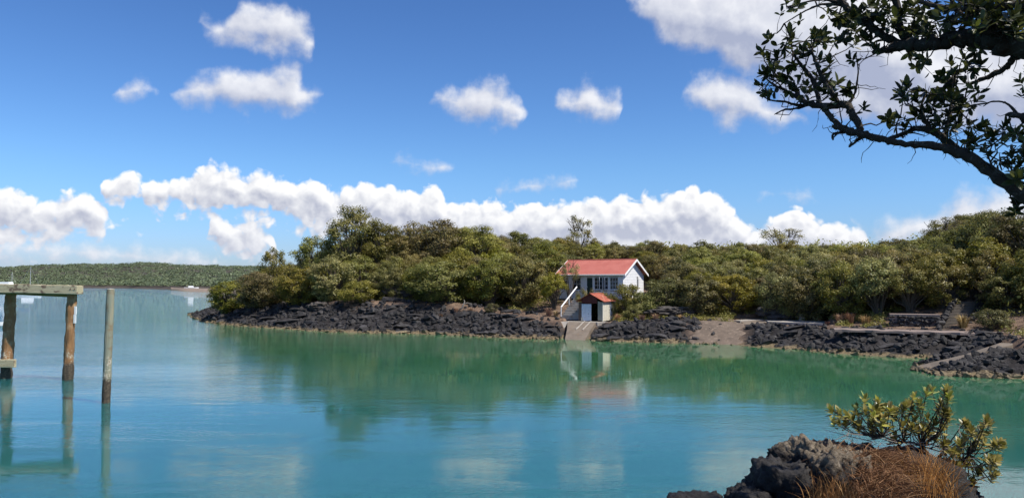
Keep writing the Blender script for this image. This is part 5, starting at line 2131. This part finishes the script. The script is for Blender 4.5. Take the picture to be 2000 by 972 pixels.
BR += [(a + r.normal() * 9, b + abs(r.normal()) * 10) for a, b in BR if r.random() < .75]
for (px, py) in BR:
    Y = 7.85 + r.normal() * .16
    c = np.array(at(px + r.normal() * 2, py + r.normal() * 2, Y))
    j = min(range(len(fork)), key=lambda i: np.linalg.norm(fork[i] - c) + (.2 if fork[i][2] > c[2] else 0))
    f_ = fork[j]
    mid = f_ * .5 + c * .5 + np.array([0, 0, -.05]) + r.normal(size=3) * .03
    mid[2] = min(mid[2], c[2] - .03)
    stem.tube([f_, mid, c], [.007, .0055, .004], 5, False)
    ax = (c - mid) / np.linalg.norm(c - mid) * .6 + np.array([.12, -.1, .75]) + r.normal(size=3) * .2
    blist += rosette(c, ax, int(r.integers(12, 17)), r.uniform(.074, .098), (.3, 1.45))
stem.build('stems', M['dark_bark'], bush)
dead = MB()
for k in range(46):
    p0 = np.array(at(r.uniform(1640, 1900), r.uniform(848, 905), r.uniform(7.6, 7.9)))
    d = np.array([r.normal() * .16 - .06, r.normal() * .1, r.uniform(-.03, .12)])
    dead.tube([p0, p0 + d * .5 + r.normal(size=3) * .015, p0 + d + r.normal(size=3) * .02], [.0045, .0035, .0015], 4, False)
tag(dead.build('dead_twigs', M['deadwood'], bush), kind='stuff')
leaves(blist, 'near_leaf', bush, (.2, .35, .5, .7, .95), 300)

# ---------------------------------------------------------------- overhanging tree
tree = empty('overhanging_tree', (0, 0, 0))
tag(tree, 'dark leaning tree whose mossy branches hang over the view', 'tree')
TK = .75                                # the tree stands this much nearer than first measured
LIMBS = [
    # (px, py, radius px) points, start depth, end depth
    ([(2330, 640, 40), (2200, 520, 30), (2080, 432, 22), (2000, 383, 16), (1950, 346, 14), (1894, 307, 12), (1860, 293, 11), (1829, 285, 8.5), (1777, 283, 7.5), (1735, 276, 7.5), (1708, 268, 8), (1682, 262, 9), (1660, 256, 9), (1642, 249, 7), (1626, 247, 5)], 6.2, 7.1),
    ([(1876, 300, 9), (1845, 272, 9), (1820, 255, 8), (1790, 250, 6), (1765, 262, 5), (1735, 270, 3.5)], 6.75, 7.0),
    ([(1682, 256, 8), (1668, 228, 8.5), (1653, 205, 8.5), (1620, 207, 7), (1584, 204, 7), (1562, 192, 6), (1553, 172, 5), (1540, 160, 3.5), (1520, 148, 2)], 7.0, 7.3),
    ([(1640, 247, 6), (1626, 232, 6), (1612, 214, 6), (1600, 205, 6)], 7.05, 7.2),
    ([(1600, 205, 6), (1592, 168, 5), (1578, 143, 4), (1560, 122, 3), (1548, 100, 2), (1545, 85, 1.5)], 7.2, 7.3),
    ([(1640, 207, 6), (1622, 178, 5.5), (1606, 152, 5), (1594, 122, 3.5), (1586, 100, 2.5), (1592, 76, 1.8)], 7.15, 7.25),
    ([(1655, 206, 5), (1668, 185, 2.5), (1674, 160, 2), (1676, 135, 1.5), (1672, 108, 1)], 7.1, 7.0),
    ([(1584, 204, 4.5), (1556, 205, 3.5), (1530, 198, 2.5), (1505, 196, 1.8), (1482, 182, 1)], 7.25, 7.4),
    ([(1584, 204, 3.5), (1555, 212, 2.5), (1530, 215, 2), (1512, 224, 1)], 7.25, 7.3),
    ([(1562, 192, 4), (1535, 178, 3.5), (1510, 165, 2.5), (1495, 150, 1.8), (1490, 125, 1.3)], 7.3, 7.4),
    ([(2400, 60, 55), (2200, 110, 46), (2080, 112, 38), (2000, 92, 30), (1950, 82, 25), (1915, 75, 21), (1870, 79, 17), (1829, 83, 15), (1790, 89, 14), (1764, 88, 12), (1740, 95, 9), (1716, 101, 6), (1704, 103, 3)], 6.0, 6.9),
    ([(1770, 84, 8), (1758, 60, 8), (1755, 26, 7.5), (1745, -20, 7), (1735, -80, 6)], 6.8, 6.7),
    ([(1770, 92, 8), (1736, 76, 8.5), (1712, 60, 8.5), (1690, 40, 8), (1660, 20, 7.5), (1640, -2, 7), (1620, -40, 6)], 6.8, 6.9),
    ([(2010, 106, 11), (1982, 112, 8), (1967, 130, 6.5), (1940, 146, 5.5), (1915, 156, 4.5), (1890, 166, 3)], 6.3, 6.6),
    ([(2090, 40, 16), (1990, 46, 10), (1930, 60, 7), (1890, 40, 5), (1860, 5, 4.5), (1850, -40, 4)], 6.1, 6.4),
    ([(2100, -20, 14), (1980, 10, 9), (1900, 20, 6), (1820, 10, 5), (1760, -10, 4)], 6.1, 6.6),
    ([(1650, 10, 5), (1612, 8, 3), (1580, 18, 2), (1550, 35, 1.5), (1532, 46, 1)], 6.95, 7.1),
    ([(1640, 5, 4), (1600, 0, 2.5), (1560, 8, 1.6), (1535, 14, 1)], 6.95, 7.1),
    ([(2100, 236, 12), (2020, 230, 8), (1985, 226, 6), (1966, 222, 4)], 6.2, 6.3),
    ([(2060, 380, 5), (1985, 352, 3), (1945, 332, 2.2), (1930, 305, 1.6), (1925, 282, 1)], 6.3, 6.5),
    ([(1990, 352, 2.5), (1975, 330, 2), (1968, 308, 1.5), (1985, 285, 1.2)], 6.3, 6.3),
    ([(2000, 240, 4), (1970, 205, 2.5), (1940, 198, 1.8), (1920, 208, 1)], 6.3, 6.5),
    ([(1820, 255, 5), (1802, 228, 4), (1800, 205, 3), (1810, 180, 2.5)], 6.85, 6.9),
    ([(1845, 272, 4), (1850, 240, 3.5), (1858, 205, 3), (1862, 170, 2.2), (1868, 140, 1.6)], 6.8, 6.8),
    ([(1894, 307, 3), (1890, 280, 2.5), (1892, 255, 2)], 6.7, 6.7),
    ([(1660, 256, 4), (1628, 262, 3), (1627, 274, 2)], 7.05, 7.05),
    ([(1690, 264, 4), (1672, 276, 3), (1658, 287, 2.5)], 7.0, 7.0),
]
limb = MB()
nodes = []
for pts, ya, yb in LIMBS:
    n = len(pts)
    P3, rr = [], []
    for i, (px, py, rp) in enumerate(pts):
        u = i / (n - 1)
        Y = (ya + (yb - ya) * u) * TK
        P3.append(np.array(at(px, py, Y)))
        rr.append(rp / FPX * Y * .88)
    # finer, gnarled
    F, fr_ = [], []
    for i in range(n - 1):
        m_ = 5
        for k in range(m_):
            u = k / m_
            pa, pb, pc, pd = P3[max(i - 1, 0)], P3[i], P3[i + 1], P3[min(i + 2, n - 1)]
            q = .5 * ((2 * pb) + (-pa + pc) * u + (2 * pa - 5 * pb + 4 * pc - pd) * u * u + (-pa + 3 * pb - 3 * pc + pd) * u ** 3)
            rad = rr[i] + (rr[i + 1] - rr[i]) * u
            F.append(q + r.normal(size=3) * rad * .16)
            fr_.append(rad * r.uniform(.86, 1.2))
            nodes.append((q, rad))
    F.append(P3[-1])
    fr_.append(rr[-1] * .7)
    nodes.append((P3[-1], rr[-1]))
    limb.tube(F, fr_, 8)
# the trunk, outside the picture to the right
tb_ = np.array([5.1, 4.1, float(bank_z(5.1, 4.1)) - .4])
join = np.array(at(2400, 60, 6.0 * TK))
j2 = np.array(at(2330, 640, 6.2 * TK))
limb.tube([tb_, tb_ + np.array([.05, .1, .7]), j2 + np.array([.42, .05, .2]), join + np.array([.22, 0, -.3]), join + np.array([.4, -.3, 1.0]), join + np.array([.2, -.9, 2.2])], [.34, .29, .25, .21, .16, .08], 10)
limb.tube([j2 + np.array([.42, .05, .1]), j2 + np.array([.1, .02, .02]), j2], [.15, .125, .12], 8)
limb.tube([join + np.array([.22, 0, -.35]), join + np.array([.08, 0, -.08]), join], [.2, .18, .165], 8)
limb.build('limbs', M['dark_bark'], tree, smooth=True)
NP = np.array([q for q, _ in nodes])

ROS = [(1490, 105), (1496, 74), (1480, 100), (1500, 116), (1520, 110), (1540, 70), (1548, 76), (1534, 95), (1556, 104), (1590, 60), (1599, 74), (1612, 78), (1632, 76), (1590, 90), (1602, 110), (1570, 120), (1540, 130), (1515, 130),
       (1485, 146), (1500, 144), (1490, 160), (1526, 150), (1560, 150), (1602, 140), (1620, 122), (1640, 165), (1656, 176), (1610, 180), (1632, 190), (1580, 185), (1540, 180), (1502, 182), (1662, 118), (1690, 212), (1588, 70), (1605, 66), (1568, 92), (1550, 165), (1578, 160), (1618, 165),
       (1780, 104), (1795, 110), (1802, 125), (1790, 132), (1880, 110), (1890, 126), (1906, 105), (1900, 140), (1870, 140), (1860, 122), (1880, 160), (1850, 166), (1760, 175), (1750, 181), (1776, 170), (1800, 180), (1815, 190), (1830, 176), (1840, 200), (1860, 195), (1870, 215), (1850, 225),
       (1890, 240), (1906, 250), (1920, 246), (1886, 265), (1900, 275), (1930, 255), (1800, 210), (1785, 226), (1760, 230), (1745, 246), (1740, 226), (1762, 250), (1820, 220), (1832, 240), (1870, 180), (1895, 175), (1910, 190), (1840, 150), (1825, 205), (1875, 240), (1860, 250), (1915, 120), (1770, 190), (1790, 195), (1850, 185), (1880, 200), (1895, 215), (1810, 235),
       (1960, 250), (1985, 256), (1996, 266), (1960, 270), (1980, 290), (1970, 306), (1960, 316), (1990, 320), (1996, 300), (1996, 400), (1986, 406), (1990, 345), (1975, 262), (1940, 262), (2000, 280),
       (1650, 54), (1665, 62), (1690, 76), (1680, 84), (1640, 40), (1625, 30), (1700, 30), (1720, 40), (1740, 20), (1780, 30), (1800, 50), (1820, 60), (1850, 50), (1790, 60), (1830, 30), (1560, 4), (1540, 2), (1702, 70), (1670, 40), (1655, 75), (1712, 88)]
for k in range(60):
    ROS.append((r.uniform(1650, 2000), r.uniform(-20, 66)))
for k in range(18):
    ROS.append((r.uniform(1900, 2000), r.uniform(10, 60)))
twig = MB()
tlist = []
for (px, py) in ROS:
    # nearest limb in the picture decides the depth
    pr = np.stack([1000 + FPX * NP[:, 0] / NP[:, 1], 548 - FPX * (NP[:, 2] - EYE) / NP[:, 1]], 1)
    j = int(np.argmin((pr[:, 0] - px) ** 2 + (pr[:, 1] - py) ** 2))
    c = np.array(at(px + r.normal() * 3, py + r.normal() * 3, NP[j][1] + r.normal() * .11))
    # choose a limb node a little way off as the origin of the twig
    dist = np.linalg.norm(NP - c, axis=1)
    cand_ = np.where((dist > .04) & (dist < max(.22, dist.min() * 1.5)))[0]
    j = int(r.choice(cand_)) if len(cand_) else int(np.argmin(dist))
    o_ = NP[j]
    mid = (o_ + c) / 2 + r.normal(size=3) * .05 * max(.3, dist[j]) + np.array([0, 0, -.02])
    twig.tube([o_, (o_ + mid) / 2 + r.normal(size=3) * .012, mid, (mid + c) / 2 + r.normal(size=3) * .012, c], [.006, .005, .0042, .0034, .0027], 5, False)
    ax = (c - mid) / (np.linalg.norm(c - mid) + 1e-6) + np.array([0, 0, .5]) + r.normal(size=3) * .35
    tlist += rosette(c, ax, int(r.integers(8, 14)), r.uniform(.058, .080), (.35, 1.6))
    # side shoot with a few loose leaves
    if r.random() < .5:
        e = mid + r.normal(size=3) * np.array([.08, .05, .07])
        twig.tube([mid, (mid + e) / 2 + r.normal(size=3) * .01, e], [.003, .0023, .0014], 4, False)
        if r.random() < .5:
            tlist += rosette(e, e - mid + r.normal(size=3) * .02, 4, .055, (.4, 1.2))
# bare crooked twigs
for k in range(170):
    j = int(r.integers(len(NP)))
    pxy = pix(NP[j])
    if not (1470 < pxy[0] < 2010 and pxy[1] < 400):
        continue
    p = NP[j].copy()
    d = r.normal(size=3) * np.array([1, .5, 1])
    d[2] += .25
    d /= np.linalg.norm(d)
    L_ = r.uniform(.08, .26)
    pts = [p]
    for i in range(5):
        d = d + r.normal(size=3) * .45
        d /= np.linalg.norm(d)
        pts.append(pts[-1] + d * L_ / 5)
    twig.tube(pts, [.0035, .003, .0027, .0023, .0018, .0011], 4, False)
tag(twig.build('twigs', M['dark_bark'], tree), kind='stuff')
seen = [q for q in tlist]
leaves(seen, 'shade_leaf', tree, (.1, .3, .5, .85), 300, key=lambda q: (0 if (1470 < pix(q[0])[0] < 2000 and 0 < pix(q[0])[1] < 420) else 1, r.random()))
# crown outside the picture: it shades the near rock
clist = []
tw2 = MB()
for k in range(470):
    px, py = r.uniform(1760, 3400), r.uniform(-1500, -40)
    c = np.array(at(px, py, r.uniform(2.6, 5.3)))
    if k >= 330:                         # loose leaf rosettes added along the sun's direction to shade the rock
        kk = r.uniform(4.2, 6.2)
        c = np.array([r.uniform(1.9, 2.95) + SUN_DIR.x * kk, r.uniform(6.2, 7.5) + SUN_DIR.y * kk, 3.2 + SUN_DIR.z * kk])
    if c[2] > 10:
        continue
    # unseen rosettes left out where they would shade the bush and boulder top
    kk = (c[2] - 3.7) / SUN_DIR.z
    sx_, sy_ = c[0] - SUN_DIR.x * kk, c[1] - SUN_DIR.y * kk
    if 3.2 < sx_ < 5.3 and 6.6 < sy_ < 9.2 and k < 330:
        continue
    if k < 330 and 2.4 < sx_ <= 3.2 and 6.6 < sy_ < 8.8 and r.random() < .7:
        continue
    clist += rosette(c, (r.normal() * .4, r.normal() * .4, 1), 11, r.uniform(.06, .085), (.4, 1.5))
    if k % 9 == 0:
        tw2.tube([c, c + np.array([.2, -.1, -.15]), join + np.array([.35, -.4, 1.2]) + r.normal(size=3) * .25], [.006, .012, .025], 4, False)
tag(tw2.build('upper_branches', M['dark_bark'], tree), kind='stuff')
up = MB()
v, f, _ = leaf_mesh(.3)
for (o_, m3, s_) in clist:
    up.add((v * s_) @ m3.T + o_, f, float(np.clip(r.normal(.35, .2), 0, 1)))
tag(up.build('upper_shading_foliage', M['shade_leaf'], tree), kind='stuff')
# moss and lichen beards on the limbs
moss = MB()
for k in range(6000):
    j = int(r.integers(len(NP)))
    q, rad = nodes[j]
    pxy = pix(q)
    w = vnoise(np.array(pxy[0] * .03), np.array(pxy[1] * .03 + 5))
    if w < .52 or rad < .009 or not (1500 < pxy[0] < 2010):
        continue
    d = r.normal(size=3)
    d /= np.linalg.norm(d)
    p0 = q + d * rad * .9
    L_ = r.uniform(.008, .027)
    s_ = np.cross(d, r.normal(size=3))
    s_ = s_ / np.linalg.norm(s_) * .003
    e = p0 + d * L_ + np.array([0, 0, -.004])
    moss.add([p0 - s_, p0 + s_, e], [(0, 1, 2)])
tag(moss.build('moss', M['moss'], tree), kind='stuff')
